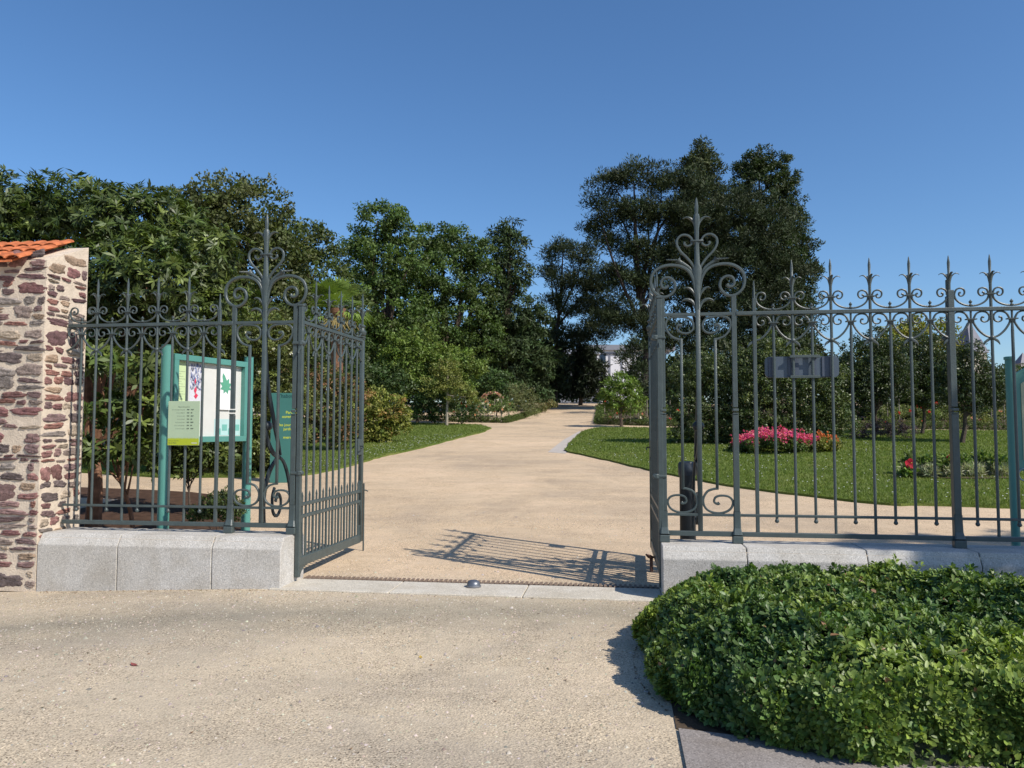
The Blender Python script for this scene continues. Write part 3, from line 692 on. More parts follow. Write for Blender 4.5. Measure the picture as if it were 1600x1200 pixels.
    yz([(.42, 1.28), (.54, 1.20), (.66, 1.02), (.72, .80), (.76, .50), (.80, .08)], [.012, .022, .03, .03, .026, .03], .014)
    yz([(.30, .95), (.25, .85), (.27, .70), (.36, .64), (.45, .70), (.46, .82), (.38, .88), (.33, .80)], [.02, .018, .016, .02], .014)
    mb.lathe([(.02, -.05), (.05, -.03), (.06, 0), (.05, .03), (.02, .05)], (0, .10, 1.62), 10)
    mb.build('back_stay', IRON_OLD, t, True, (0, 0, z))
    for hz in (2.49, 1.13):
        mb = MB(); hx = hinge_side * .383
        mb.box((hx, 0, hz), (.135, .06, .032), .008); mb.lathe([(.030, -.024), (.036, -.016), (.036, .016), (.030, .024)], (hinge_side * .412, 0, hz), 12)
        mb.build('hinge_collar', IRON, t, False, (0, 0, z))
    return t
pier('l', 'ornate iron gate pier with large volutes left of the opening, near the notice board', -3.693, 1)
pier('r', 'ornate iron gate pier with large volutes right of the opening, before the black post', .790, -1)

def leaf_gate(label, loc, rz, flip):
    t = thing('iron_gate', label, 'gate', loc, rz, 'open iron gate leaves')
    N = 5; Ln = N * S * 2; zb = .80; zc = .675; zd = .21
    def B(mb, nm, smooth=False): return mb.build(nm, IRON, t, smooth)
    mb = MB(); mb.box((0, 0, (.06 + 2.88) / 2), (.050, .050, 2.82), .005); mb.box((0, 0, 2.89), (.06, .06, .022), .004); B(mb, 'hinge_stile')
    mb = MB(); mb.box((Ln, 0, (.17 + 2.72) / 2), (.052, .052, 2.55), .005)
    mb.box((Ln, 0, 2.76), (.07, .07, .02), .004); mb.box((Ln, 0, 2.735), (.06, .06, .016), .003)
    mb.lathe([(.036, 0), (.050, .02), (.052, .05), (.030, .075), (.026, .10), (.040, .115), (.040, .125), (.02, .14)], (Ln, 0, 2.78), 10)
    o = B(mb, 'lock_stile', True); inst('finial', finial_mesh(1.25), o, (Ln, 0, 2.86))
    MB().box((Ln / 2, 0, Z0), (Ln - .05, .036, .036), .004).build('top_rail', IRON, t)
    mb = MB(); mb.box((Ln / 2, 0, zb), (Ln - .05, .036, .034), .004); mb.box((Ln / 2, 0, zc), (Ln - .05, .036, .034), .004); B(mb, 'middle_rail')
    mb = MB(); mb.box((Ln / 2, 0, zd), (Ln - .05, .040, .10), .006)
    for s_, x0 in ((1, .025), (-1, Ln - .025)):      # curved knees in the corners
        for zz, sg in ((zc - .017, -1), (zd + .05, 1), (zb + .017, 1)):
            mb.plate_y([(x0, zz), (x0 + s_ * .075, zz), (x0 + s_ * .04, zz + sg * .022), (x0 + s_ * .02, zz + sg * .055), (x0, zz + sg * .12)][::(1 if s_ * sg > 0 else -1)], -.012, .012)
    mb.plate_y([(.02, .06), (.05, .09), (.09, .13), (.2, .158), (.2, .165), (.02, .20)], -.014, .014); B(mb, 'bottom_rail')
    for k in range(1, 2 * N):
        x = k * S
        if k % 2: short_bar(t, x, zd); inst('scroll', LOW, t, (x, 0, Z0)); inst('knob', KNOB, t, (x, 0, Z0 + .024))
        else: long_bar(t, x, zd); inst('scroll', UP, t, (x, 0, Z0))
    inst('scroll', UPR, t, (.01, 0, Z0)); inst('scroll', UPL, t, (Ln - .01, 0, Z0))
    for k in range(2 * N):
        mb = MB(); rod(mb, 0, zd, .87, .010); mb.sweep([(0, 0, .87), (0, 0, .885), (0, 0, .93)], [.010, .014, .002], None, 6, up=(0, 1, 0)); mb.build('dog_bar', IRON, t, True, ((k + .5) * S, 0, 0))
    mb = MB(); mb.box((Ln - .085, 0, 1.36), (.12, .045, .20), .005); mb.lathe([(.016, -.005), (.016, .005)], (Ln - .08, 0, 1.38), 10)
    lb = B(mb, 'lock_box'); mb = MB(); mb.sweep([(Ln - .085, -.02, 1.37), (Ln - .085, -.06, 1.37), (Ln - .10, -.065, 1.35), (Ln - .17, -.065, 1.345)], .008, None, 8); mb.sweep([(Ln - .085, .02, 1.37), (Ln - .085, .06, 1.37), (Ln - .10, .065, 1.35), (Ln - .17, .065, 1.345)], .008, None, 8)
    mb.build('handle', IRON_OLD, lb, True)
    mb = MB(); mb.sweep([(Ln, -.045, .05), (Ln, -.045, .9)], .010, None, 8); mb.sweep([(Ln, -.045, .82), (Ln, -.10, .80)], .008, None, 6); B(mb, 'drop_bolt', True)
    return t
leaf_gate('open iron gate leaf hinged to the pier beside the notice board, seen at a slant', (-3.287, 0, 0), R(88.2), 1)
leaf_gate('open iron gate leaf hinged to the right hand pier, seen edge on', (.417, 0, 0), R(90.3), -1)

# red brown catch at the foot of the right leaf, dome stop on the sill
t = thing('gate_catch', 'small rusty tipping gate catch on the gravel at the foot of the right gate leaf', 'gate catch', (.36, 1.0, .03))
RUST = plain('rust brown iron', (.09, .045, .035), .7, 0, .4, 40, .4)
mb = MB(); mb.box((0, 0, .06), (.035, .06, .16), .005); mb.build('stand', RUST, t)
mb = MB(); mb.sweep([(0, .10, .13), (0, .02, .15), (-.02, -.06, .17), (-.06, -.10, .20)], [.012, .018, .02, .006], [.03, .035, .03, .01], 8); mb.build('tongue', RUST, t, True)
P = gp(740, 920)
t = thing('gate_stop', 'small grey metal dome gate stop in the middle of the stone threshold', 'gate stop', (P[0], P[1], .017))
mb = MB(); mb.lathe([(.075, 0), (.077, .012), (.070, .018)], sides=20); mb.build('base_ring', plain('worn grey metal', (.22, .22, .23), .5, .6), t, True)
mb = MB(); mb.lathe([(.068, .016), (.066, .035), (.055, .055), (.035, .066), (.005, .070)], sides=20); mb.build('dome', plain('grey metal dome', (.17, .18, .20), .4, .6), t, True)

# black post behind the right pier
P = at(1075, 840, 8.35); gz = ground_z(P[0], P[1])
t = thing('bollard', 'tall black round post behind the right gate pier', 'bollard', (P[0], P[1], gz))
top = at(1075, 722, 8.35)[2] - gz
mb = MB(); mb.lathe([(.085, 0), (.085, top - .14)], sides=20); mb.build('shaft', plain('black painted steel', (.012, .014, .016), .4), t, True)
mb = MB(); mb.lathe([(.092, top - .15), (.098, top - .13), (.098, top - .02), (.085, top), (.03, top + .008)], sides=20); mb.build('cap', plain('dark blue grey cap', (.03, .038, .05), .4), t, True)

# ------------------------------------------------------------------ text helper
_tc = {}
def text_mesh(s, size, align='LEFT', bold=0.0):
    cu = bpy.data.curves.new('t', 'FONT'); cu.body = s; cu.size = size; cu.align_x = align; cu.offset = bold; cu.resolution_u = 2
    o = bpy.data.objects.new('t', cu); link(o); dg = bpy.context.evaluated_depsgraph_get()
    me = bpy.data.meshes.new_from_object(o.evaluated_get(dg)); bpy.data.objects.remove(o); bpy.data.curves.remove(cu)
    v = np.zeros(len(me.vertices) * 3); me.vertices.foreach_get('co', v); v = v.reshape(-1, 3)
    f = [tuple(p.vertices) for p in me.polygons]; bpy.data.meshes.remove(me); return v, f
def add_text(mb, s, x, z, y, size, align='LEFT', bold=0.0, mi=0):
    v, f = text_mesh(s, size, align, bold)
    mb.add([(x + a, y, z + b_) for a, b_, _ in v], f, mi)
def quad(mb, x0, x1, z0, z1, y, mi=0): mb.add([(x0, y, z0), (x1, y, z0), (x1, y, z1), (x0, y, z1)], [(0, 1, 2, 3)], mi)
INK = plain('dark printing', (.05, .07, .06), .6, 0, 0.02)

# opening hours plate on the railing
def fz(px, py):     # point on railing plane y=0
    d = ray(px, py); t_ = -CAM[1] / d[1]; P = CAM + d * t_; return P[0], P[2]
x0, z1 = fz(266, 627); x1, z0 = fz(313.5, 696)
cx, cz = (x0 + x1) / 2, (z0 + z1) / 2; W2, H2 = (x1 - x0) / 2, (z1 - z0) / 2
t = thing('hours_plate', 'pale green opening hours plate with lime band fixed on the left railing bars', 'sign', (cx, -.03, cz))
MB().box((0, 0, 0), (2 * W2, .006, 2 * H2), .002).build('plate', plain('pale green plate', (.40, .50, .33), .45, 0, .03), t)
mb = MB(); quad(mb, -W2 + .003, W2 - .003, -H2 + .003, -H2 + .072, -.005)
for k in range(22):
    xx = -W2 + .006 + k * (2 * W2 - .014) / 22; hh = .006 + .008 * ((k * 7) % 5) / 4
    mb.add([(xx, -.005, -H2 + .072), (xx + .012, -.005, -H2 + .072), (xx + .006, -.005, -H2 + .072 + hh)], [(0, 1, 2)])
mb.build('lime_band', plain('lime green print', (.38, .44, .02), .5, 0, .03), t)
mb = MB(); add_text(mb, "Heures d'ouverture", 0, H2 - .066, -.0055, .0165, 'CENTER')
rows = [('Du 1er novembre au 31 janvier', '7h30', '17h30'), ('Du 1er au 28 février', '7h30', '18h'), ('Du 1er au 31 mars', '7h30', '18h30'), ('Du 1er au 30 avril', '7h30', '20h'), ('Du 1er mai au 31 août', '7h30', '20h30'), ('Du 1er au 30 septembre', '7h30', '20h'), ('Du 1er au 31 octobre', '7h30', '18h30')]
for i, (a, b_, c) in enumerate(rows):
    zz = H2 - .095 - i * .0335
    add_text(mb, a, .012, zz, -.0055, .0115, 'RIGHT'); add_text(mb, b_, .036, zz, -.0055, .0135, 'LEFT', .0006); add_text(mb, c, .078, zz, -.0055, .0135, 'LEFT', .0006)
add_text(mb, 'Direction des Jardins', -W2 + .015, -H2 + .045, -.0055, .0135, 'LEFT'); add_text(mb, 'Parc du Thabor', -W2 + .015, -H2 + .022, -.0055, .0145, 'LEFT', .0004)
mb.build('lettering', INK, t)
mb = MB(); quad(mb, W2 - .085, W2 - .022, -H2 + .022, -H2 + .030, -.0056); mb.build('logo_strip', WHITE, t)

# blank sign panel seen from behind on the right railing
x0, z1 = fz(1196, 557); x1, z0 = fz(1313, 589); cx, cz = (x0 + x1) / 2, (z0 + z1) / 2; W2, H2 = (x1 - x0) / 2, (z1 - z0) / 2
t = thing('sign_panel', 'rounded blank grey metal panel seen from behind, clamped to the right railing bars', 'sign', (cx, .045, cz))
pts = []
for sx_, sz_, a0 in ((1, 1, 0), (-1, 1, 90), (-1, -1, 180), (1, -1, 270)):
    for k in range(5):
        a = R(a0 + k * 22.5); rr = .045; pts.append((sx_ * (W2 - rr) + rr * math.cos(a), sz_ * (H2 - rr) + rr * math.sin(a)))
PANEL = plain('blue grey metal', (.075, .098, .125), .45, .2, .08)
mb = MB(); mb.plate_y(pts[::-1], -.012, .012); mb.build('panel', PANEL, t)
STF = plain('dark blue grey strip', (.055, .07, .10), .5)
for xx, ww in ((-W2 + .055, .05), (W2 - .11, .10), (-.08, .10), (.12, .03)): mb = MB(); mb.box((xx, -.018, 0), (ww, .010, 2 * H2 - .012), .002); mb.build('stiffener', STF, t)
bx = fz(1257, 570)[0] - cx
for zz in (H2 - .004, -H2 + .004):
    mb = MB(); mb.box((bx, -.066, zz), (.275, .012, .026), .002); mb.box((bx - .12, -.045, zz), (.012, .04, .02)); mb.box((bx + .12, -.045, zz), (.012, .04, .02)); mb.build('bracket', IRON, t)

# ------------------------------------------------------------------ notice board behind the left railing
A = at(262, 540, 9.0); B_ = at(389, 561, 10.35)
gA, gB = ground_z(A[0], A[1]), ground_z(B_[0], B_[1])
ang = math.atan2(B_[1] - A[1], B_[0] - A[0]); wd = math.hypot(B_[1] - A[1], B_[0] - A[0])
t = thing('notice_board', 'glazed notice board with posters on two teal posts behind the left railing', 'notice board', (A[0], A[1], gA), ang)
hA = A[2] - gA; hB = B_[2] - gA
for xx, hh, rr in ((0, hA, .066), (wd, hB + .02, .060)):
    mb = MB(); mb.lathe([(rr, 0), (rr, hh - .004), (rr - .006, hh)], (xx, 0, 0), 20); mb.lathe([(rr + .003, hh), (rr + .003, hh + .006)], (xx, 0, 0), 20); mb.build('post', TEAL, t, True)
zt = at(274, 552, 9.0)[2] - gA; zb = at(274, 692, 9.0)[2] - gA
zt2 = at(386, 566, 10.3)[2] - gA; zt = (zt + zt2) / 2
a0, a1 = .07, wd - .06
mb = MB(); fw = .07
mb.box(((a0 + a1) / 2, 0, zt - fw / 2), (a1 - a0, .10, fw), .004); mb.box(((a0 + a1) / 2, 0, zb + fw / 2), (a1 - a0, .10, fw), .004)
mb.box((a0 + fw / 2, 0, (zt + zb) / 2), (fw, .10, zt - zb - 2 * fw), .003); mb.box((a1 - fw / 2, 0, (zt + zb) / 2), (fw, .10, zt - zb - 2 * fw), .003); mb.build('frame', TEAL, t)
mb = MB(); mb.box(((a0 + a1) / 2, .025, (zt + zb) / 2), (a1 - a0 - 2 * fw, .02, zt - zb - 2 * fw)); mb.build('back_panel', WHITE, t)
ix0, ix1, iz0, iz1 = a0 + fw, a1 - fw, zb + fw, zt - fw; yy = .012
fxw = ix1 - ix0; fzh = iz1 - iz0
mb = MB(); quad(mb, ix0 + .005, ix0 + fxw * .15, iz0 + .01, iz1 - .01, yy); mb.build('green_notice', plain('pale green paper', (.50, .62, .34), .7, 0, .03), t)
mb = MB()
for k in range(26): quad(mb, ix0 + .02, ix0 + fxw * (.09 + .05 * ((k * 5) % 3) / 2), iz0 + .03 + k * .030, iz0 + .035 + k * .030, yy - .001)
mb.build('printed_lines', plain('grey print', (.30, .36, .24), .7), t)
px0, px1 = ix0 + fxw * .20, ix0 + fxw * .39
mb = MB(); quad(mb, px0, px1, iz0 + .16, iz1 - .01, yy, 0); mid = iz0 + fzh * .62
rg = random.Random(3)
for k in range(170):
    xx, zz = rg.uniform(px0 + .01, px1 - .02), rg.uniform(mid, iz1 - .04); mb.add([(xx, yy - .0012 - k * 1e-5, zz), (xx + rg.uniform(.006, .02), yy - .0012 - k * 1e-5, zz + rg.uniform(-.01, .01)), (xx + rg.uniform(0, .012), yy - .0012 - k * 1e-5, zz + rg.uniform(.02, .06))], [(0, 1, 2)], rg.choice([1, 1, 2, 3]))
for (dx, dz, a, b_) in ((.45, -.06, .05, .10), (.50, -.13, .07, .07), (.42, .05, .03, .08)): 
    xx, zz = px0 + (px1 - px0) * dx, mid + dz + .06; mb.add([(xx - a / 2, yy - .004, zz), (xx, yy - .004, zz - b_ / 2), (xx + a / 2, yy - .004, zz + .01), (xx + .004, yy - .004, zz + b_ / 2)], [(0, 1, 2, 3)], 4)
for c in range(2):
    for k in range(9): quad(mb, px0 + .02 + c * .10, px0 + .09 + c * .10, iz0 + .19 + k * .024, iz0 + .197 + k * .024, yy - .002, 3)
mb.build('event_poster', [plain('poster paper', (.60, .60, .64), .6, 0, .03), plain('poster blue', (.13, .17, .36), .6), plain('poster dark', (.05, .05, .08), .6), plain('poster grey', (.32, .33, .38), .6), plain('poster red', (.62, .04, .09), .6)], t)
q0, q1 = ix0 + fxw * .60, ix0 + fxw * .80
mb = MB(); mb.box(((q0 + q1) / 2, .0, iz0 + fzh * .66), (q1 - q0, .02, fzh * .58), .003); sh_ = mb.build('leaf_notice', plain('white notice', (.80, .80, .80), .5, 0, .02), t)
lf = [(0, -.19), (.035, -.13), (.10, -.15), (.08, -.09), (.15, -.05), (.09, -.02), (.12, .06), (.05, .04), (.03, .14), (0, .19), (-.03, .14), (-.05, .04), (-.12, .06), (-.09, -.02), (-.15, -.05), (-.08, -.09), (-.10, -.15), (-.035, -.13)]
ca, sa = math.cos(.35), math.sin(.35)
mb = MB(); mb.add([((q0 + q1) / 2 + .02 + .75 * (a * ca - b_ * sa), -.0125, iz0 + fzh * .74 + .75 * (a * sa + b_ * ca)) for a, b_ in lf], [tuple(range(len(lf)))]); mb.build('maple_leaf_print', plain('green leaf print', (.10, .34, .22), .6), t)
mb = MB(); quad(mb, ix0 + fxw * .58, ix1 - .005, iz0 + .01, iz0 + fzh * .24, yy, 0)
for k in range(4): quad(mb, ix0 + fxw * (.60 + .1 * k), ix0 + fxw * (.68 + .1 * k), iz0 + .02 + .05 * (k % 2), iz0 + .10 + .05 * (k % 2), yy - .001, 1)
mb.build('map_notice', [plain('pale teal print', (.42, .60, .58), .6, 0, .05), plain('mid teal print', (.16, .42, .36), .6)], t)

# teal sign standing behind the left pier
A = gD(440, 16.7)
t = thing('path_sign', 'flat teal totem sign with yellow lettering behind the left gate pier', 'sign', A, YAW + .04)
hh = at(440, 614, 16.7)[2] - A[2]
MB().box((.02, 0, hh / 2), (.50, .06, hh), .004).build('panel', TEAL_DARK, t)
mb = MB(); add_text(mb, 'Thabor', .245, hh - .10, -.032, .11, 'RIGHT', .001); mb.build('heading', plain('dark teal print', (.004, .05, .055), .6), t)
mb = MB()
for i, s_ in enumerate(('Parc', 'ouvert', '', 'les jours', 'jardin', '', 'merci')): add_text(mb, s_, .24, hh - .45 - i * .09, -.032, .085, 'RIGHT', .001)
mb.build('lettering', plain('yellow print', (.55, .62, .05), .6), t)

# information board at the right edge of the frame
A = at(1577, 562, 8.55); g0 = ground_z(A[0], A[1])
t = thing('information_board', 'cream information board with arched teal frame behind the right railing', 'information board', (A[0], A[1], g0), R(2))
hh = A[2] - g0
for xx in (0, 1.15):
    mb = MB(); mb.lathe([(.045, 0), (.045, hh), (.055, hh + .001), (.055, hh + .03), (.04, hh + .035)], (xx, 0, 0), 18); mb.build('post', TEAL, t, True)
zb = at(1577, 735, 8.55)[2] - g0; zt = hh - .02
n = 16; arc = [(.05 + 1.05 * i / n, zt - .14 + .17 * math.sin(math.pi * (i / n) ** .9)) for i in range(n + 1)]
mb = MB(); mb.plate_y([(.05, zb)] + [(1.10, zb)] + arc[::-1], -.015, .015); mb.build('frame', TEAL, t)
arc2 = [(.10 + .95 * i / n, zt - .25 + .17 * math.sin(math.pi * (i / n) ** .9)) for i in range(n + 1)]
mb = MB(); mb.plate_y([(.10, zb + .12)] + [(1.05, zb + .12)] + arc2[::-1], -.022, -.016); mb.build('panel', plain('cream panel', (.46, .47, .30), .55, 0, .04), t)
mb = MB(); add_text(mb, 'Amis du parc', .13, zt - .36, -.0225, .13, 'LEFT', .001)
for k in range(26): quad(mb, .14, .62 + .3 * ((k * 7) % 4) / 4, zt - .47 - k * .026, zt - .462 - k * .026, -.0225)
mb.build('lettering', plain('olive print', (.17, .18, .10), .6), t)
mb = MB(); C = [(.09 + .05 * math.cos(a), -.03, zb - .04 + .065 * math.sin(a)) for a in np.linspace(0, 6.1, 16)]; mb.sweep(C, .008, None, 6); mb.build('padlock_ring', plain('galvanised ring', (.35, .42, .42), .4, .6), t, True)

# ------------------------------------------------------------------ buildings beyond
t = thing('white_building', 'modern white panelled building seen through the gap under the pine', 'building', at(965, 600, 118), YAW)
G = at(965, 600, 118)[2]
def bz(py): return at(965, py, 118)[2] - G
def bxp(px): return (px - 965) * 118 / F
PWH = plain('white cladding', (.62, .62, .64), .6, 0, .04, .3); PGR = plain('grey cladding', (.20, .21, .24), .6, 0, .05, .3)
mb = MB(); mb.box((bxp(985), 5, (bz(546) - 6) / 2), (bxp(1075) - bxp(935) - 3, 10, bz(546) + 6)); mb.build('wall', PWH, t)
mb = MB(); mb.box((bxp(985), 4.9, bz(543)), (bxp(1075) - bxp(935), 11, .8)); mb.build('roof', PGR, t)
mb = MB()
for px in (940, 953, 972, 990, 1010): mb.box((bxp(px), -.06, (bz(548) - 1) / 2), (.22, .12, bz(548)))
mb.box((bxp(985), -.08, bz(552)), (12, .14, .25)); mb.build('panel_joint', PGR, t)
for px in (935, 1000, 1030):
    for py in (560, 590): mb = MB(); mb.box((bxp(px + 7), -.10, bz(py)), (.9, .08, 1.4)); mb.build('window', plain('dark window glass', (.03, .05, .08), .1), t)
t = thing('low_building', 'low grey roofed building glimpsed behind the dark conifer left of the white one', 'building', at(893, 600, 112), YAW)
G2 = at(893, 600, 112)[2]; z2 = at(893, 553, 112)[2] - G2
mb = MB(); mb.box((0, 4, (z2 - 6) / 2), (7.5, 8, z2 + 6)); mb.build('wall', PGR, t)
mb = MB(); mb.add([(-4.2, -.6, z2), (4.2, -.6, z2), (4.2, 4, z2 + 1.1), (-4.2, 4, z2 + 1.1), (-4.2, 8.6, z2), (4.2, 8.6, z2)], [(0, 1, 2, 3), (3, 2, 5, 4), (0, 3, 4), (1, 5, 2), (0, 4, 5, 1)]); mb.build('roof', plain('pale zinc roof', (.42, .43, .46), .5), t)
P = at(1517, 610, 95)
t = thing('slate_spire', 'steep slate spire with a small dormer rising above the shrubs at right', 'spire', P, YAW + R(18))
zt = at(1517, 503, 95)[2] - P[2]; zm = at(1517, 552, 95)[2] - P[2]
SL = plain('slate', (.13, .13, .16), .6, 0, .15, 1.5, .2)
mb = MB(); mb.box((0, 0, (zm - 5) / 2), (2.6, 2.6, zm + 5)); mb.build('tower', plain('pale stone', (.42, .38, .32), .8), t)
mb = MB(); mb.add([(-1.5, -1.5, zm), (1.5, -1.5, zm), (1.5, 1.5, zm), (-1.5, 1.5, zm), (-.25, 0, zt), (.25, 0, zt)], [(0, 1, 5, 4), (1, 2, 5), (2, 3, 4, 5), (3, 0, 4), (0, 3, 2, 1)]); mb.build('roof', SL, t)
mb = MB(); mb.box((.3, -1.0, zm + .9), (.5, .8, .6)); mb.add([(-.02, -1.45, zm + 1.2), (.62, -1.45, zm + 1.2), (.3, -1.45, zm + 1.6), (-.02, -.5, zm + 1.2), (.62, -.5, zm + 1.2), (.3, -.5, zm + 1.6)], [(0, 1, 2), (0, 2, 5, 3), (1, 4, 5, 2)]); mb.build('dormer', SL, t)
P = at(1600, 610, 110)
t = thing('turret', 'small pointed grey turret above the information board at the right edge', 'turret', P, YAW)
mb = MB(); zz = at(1600, 568, 110)[2] - P[2]; mb.box((0, 0, zz / 2 - 2), (1.6, 1.6, zz + 4)); mb.build('tower', plain('grey stone', (.3, .28, .27), .8), t)
mb = MB(); mb.add([(-.9, -.9, zz), (.9, -.9, zz), (.9, .9, zz), (-.9, .9, zz), (0, 0, zz + 1.6)], [(0, 1, 4), (1, 2, 4), (2, 3, 4), (3, 0, 4)]); mb.build('roof', SL, t)

# ------------------------------------------------------------------ foliage
def unit(v): return v / (np.linalg.norm(v, axis=-1, keepdims=True) + 1e-9)
def leaf_quads(P, A, Nn, ln, wd, bend=0.0):
    """P base, A direction, Nn approx normal -> rhombus leaves"""
    S_ = unit(np.cross(A, Nn)); n = len(P); ln = ln[:, None]; wd = wd[:, None]
    V = np.empty((n, 4, 3)); N2 = unit(np.cross(S_, A))
    V[:, 0] = P; V[:, 1] = P + A * ln * .5 + S_ * wd * .5 + N2 * wd * .12; V[:, 2] = P + A * ln - N2 * ln * bend; V[:, 3] = P + A * ln * .5 - S_ * wd * .5 + N2 * wd * .12
    return V.reshape(-1, 3), np.arange(4 * n).reshape(-1, 4)
def crown_points(blobs, spacing, rg, fill=.35, squash=.85, rough=.16):
    """clump centres on lumpy ellipsoids; returns centre, outward dir"""
    C = []; N = []
    for (c, r) in blobs:
        k = max(6, int(4 * math.pi * r * r * .9 / (spacing * spacing)))
        d = unit(rg.normal(size=(k, 3)))
        fr = 4.1 / max(r, .3); ph = rg.uniform(0, 6.28, 3)
        lump = 1 + rough * np.sin(3.3 * d[:, 0] + ph[0]) * np.sin(4.1 * d[:, 1] + ph[1]) + rough * np.sin(5.7 * d[:, 2] + ph[2] + 3 * d[:, 0])
        rad = r * lump * (1 - np.abs(rg.normal(0, fill * .45, k))); rad = np.clip(rad, .2 * r, 1.3 * r)
        q = d * rad[:, None]; q[:, 2] *= squash; C.append(c + q); N.append(d)
    return np.vstack(C), np.vstack(N)
def foliage(name, parent, blobs, col, spacing, per, leaf, wid, mat, seed, origin, fill=.35, up=.25, clump=None, colvar=.3, squash=.85, droop=0.0, col2=None, p2=0.1, whorl=False, rough=.16, bend=.1, gain=1.0, puff=False):
    rg = np.random.default_rng(seed); C, N = crown_points(blobs, spacing, rg, fill, squash, rough)
    clump = clump or spacing * .62; K = len(C)
    cc = (np.array(col) * np.array([1.52, 1.3, 1.1]) * gain)[None] * rg.uniform(1 - colvar, 1 + colvar, (K, 1)) * rg.uniform(.92, 1.08, (K, 3))
    if col2 is not None:
        s = rg.random(K) < p2; cc[s] = np.array(col2) * rg.uniform(.75, 1.25, (s.sum(), 1))
    Cr = np.repeat(C, per, 0); Nr = np.repeat(N, per, 0); cr = np.repeat(cc, per, 0) * rg.uniform(.72, 1.3, (K * per, 1)); n = K * per
    if whorl:
        ax = unit(N + np.array([0, 0, .45]) + rg.normal(0, .35, N.shape)); axr = np.repeat(ax, per, 0)
        rd = unit(rg.normal(size=(n, 3))); rd = unit(rd - axr * (rd * axr).sum(1)[:, None])
        A = unit(axr * rg.uniform(-.05, .8, (n, 1)) + rd); P = Cr + axr * rg.uniform(-.03, .03, (n, 1)); Nn = axr
    else:
        off = rg.normal(0, 1, (n, 3)); off *= (clump * rg.random((n, 1)) ** .4) / (np.linalg.norm(off, axis=1, keepdims=True)); off[:, 2] *= .75
        P = Cr + off; ou = unit(off)
        if puff: A = unit(ou * 1.2 + rg.normal(0, .55, (n, 3)) + np.array([0, 0, up - droop])); Nn = unit(rg.normal(size=(n, 3)) + Nr * .5)
        else: A = unit(rg.normal(size=(n, 3)) + Nr * .5 + np.array([0, 0, up - droop])); Nn = unit(ou * .8 + Nr * .5 + rg.normal(0, .5, (n, 3)) + np.array([0, 0, .4]))
    V, Fq = leaf_quads(P - np.array(origin), A, Nn, leaf * rg.uniform(.65, 1.3, n), wid * rg.uniform(.7, 1.25, n), bend)
    return qmesh(name, V, Fq, np.repeat(cr, 4, 0), mat, parent)
def pxblobs(lst, D):
    out_ = []
    for b_ in lst:
        px, py, r = b_[:3]; dd = b_[3] if len(b_) > 3 else 0
        d = D + dd; out_.append((at(px, py, d), r * d / F))
    return out_
def limbs(parent, base, blobs, r0, mat, seed, fork=.35, name='trunk', nmax=7, origin=None, lean=0):
    rg = random.Random(seed); mb = MB(); o = np.array(origin if origin is not None else base)
    b_ = np.array(base) - o; tops = [np.array(c) - o for c, r in blobs]; tops.sort(key=lambda q: -q[2]); main = tops[0]
    fz_ = b_ + (np.array([main[0], main[1], main[2]]) - b_) * fork
    mid = (b_ + fz_) / 2 + np.array([rg.uniform(-.05, .05), 0, 0]) * np.linalg.norm(fz_ - b_)
    mb.sweep(spline([b_ + np.array([0, 0, -.1]), b_ + (mid - b_) * .15, mid, fz_, fz_ + (main - fz_) * .5, main], 4), np.interp(np.linspace(0, 1, 21), [0, .05, .2, .6, 1], [r0 * 1.5, r0 * 1.15, r0, r0 * .65, r0 * .12]), None, 8)
    for tp in tops[1:nmax]:
        s = b_ + (fz_ - b_) * rg.uniform(.6, 1.0); m_ = (s + tp) / 2 + np.array([rg.uniform(-.1, .1), rg.uniform(-.1, .1), rg.uniform(-.05, .12)]) * np.linalg.norm(tp - s)
        mb.sweep(spline([s, m_, tp], 6), np.linspace(r0 * .5, r0 * .10, 13), None, 6)
    return mb.build(name, mat, parent, True)
def tree(name, label, cat, basepx, D, blobs, col, spacing, per, leaf, wid, mat=LEAF, seed=1, trunk=.2, bark=BARK, group=None, base=None, fork=.35, nmax=7, **kw):
    B = gD(basepx, D) if base is None else np.array(base)
    t = thing(name, label, cat, B, 0, group); bl = pxblobs(blobs, D)
    if trunk: limbs(t, B, bl, trunk, bark, seed, fork, nmax=nmax)
    foliage('foliage' if not trunk else 'crown', t, bl, col, spacing, per, leaf, wid, mat, seed, B, **kw)
    return t

GT = 'tall trees beyond the lawns'
# --- large leaved evergreen shrubs at left, just behind the railing
RH = dict(gain=.9, mat=GLOSSY, bark=BARK_RED, whorl=True, col2=(.13, .17, .035), p2=.12, fill=.8)
tree('rhododendron', 'huge dark large leaved rhododendron towering behind the stone wall at far left', 'shrub', 20, 12.2,
     [(-60, 340, 95), (20, 330, 72), (70, 345, 70), (10, 420, 85, -.4), (80, 450, 80, -.5), (60, 560, 70), (-60, 460, 90)], (.045, .075, .022), .14, 11, .135, .036, seed=21, trunk=.11, **RH)
tree('rhododendron', 'huge dark large leaved rhododendron with reddish trunk above the left railing bay', 'shrub', 150, 11.6,
     [(130, 330, 68, .4), (190, 345, 66), (250, 345, 68, .3), (150, 430, 80, -.4), (230, 430, 85, -.5), (310, 400, 70, .3), (180, 520, 75), (270, 510, 75, .1), (340, 480, 60, .4)], (.048, .08, .022), .14, 11, .135, .036, seed=22, trunk=.12, fork=.3, **RH)
tree('rhododendron', 'leafy low branches of a large leaved shrub between stone wall and notice board', 'shrub', 215, 10.4,
     [(150, 560, 38), (170, 640, 34), (225, 640, 42), (210, 700, 36), (140, 700, 26), (240, 580, 40)], (.06, .105, .03), .15, 8, .16, .055, seed=23, trunk=.035, **{**RH, 'p2': .3})
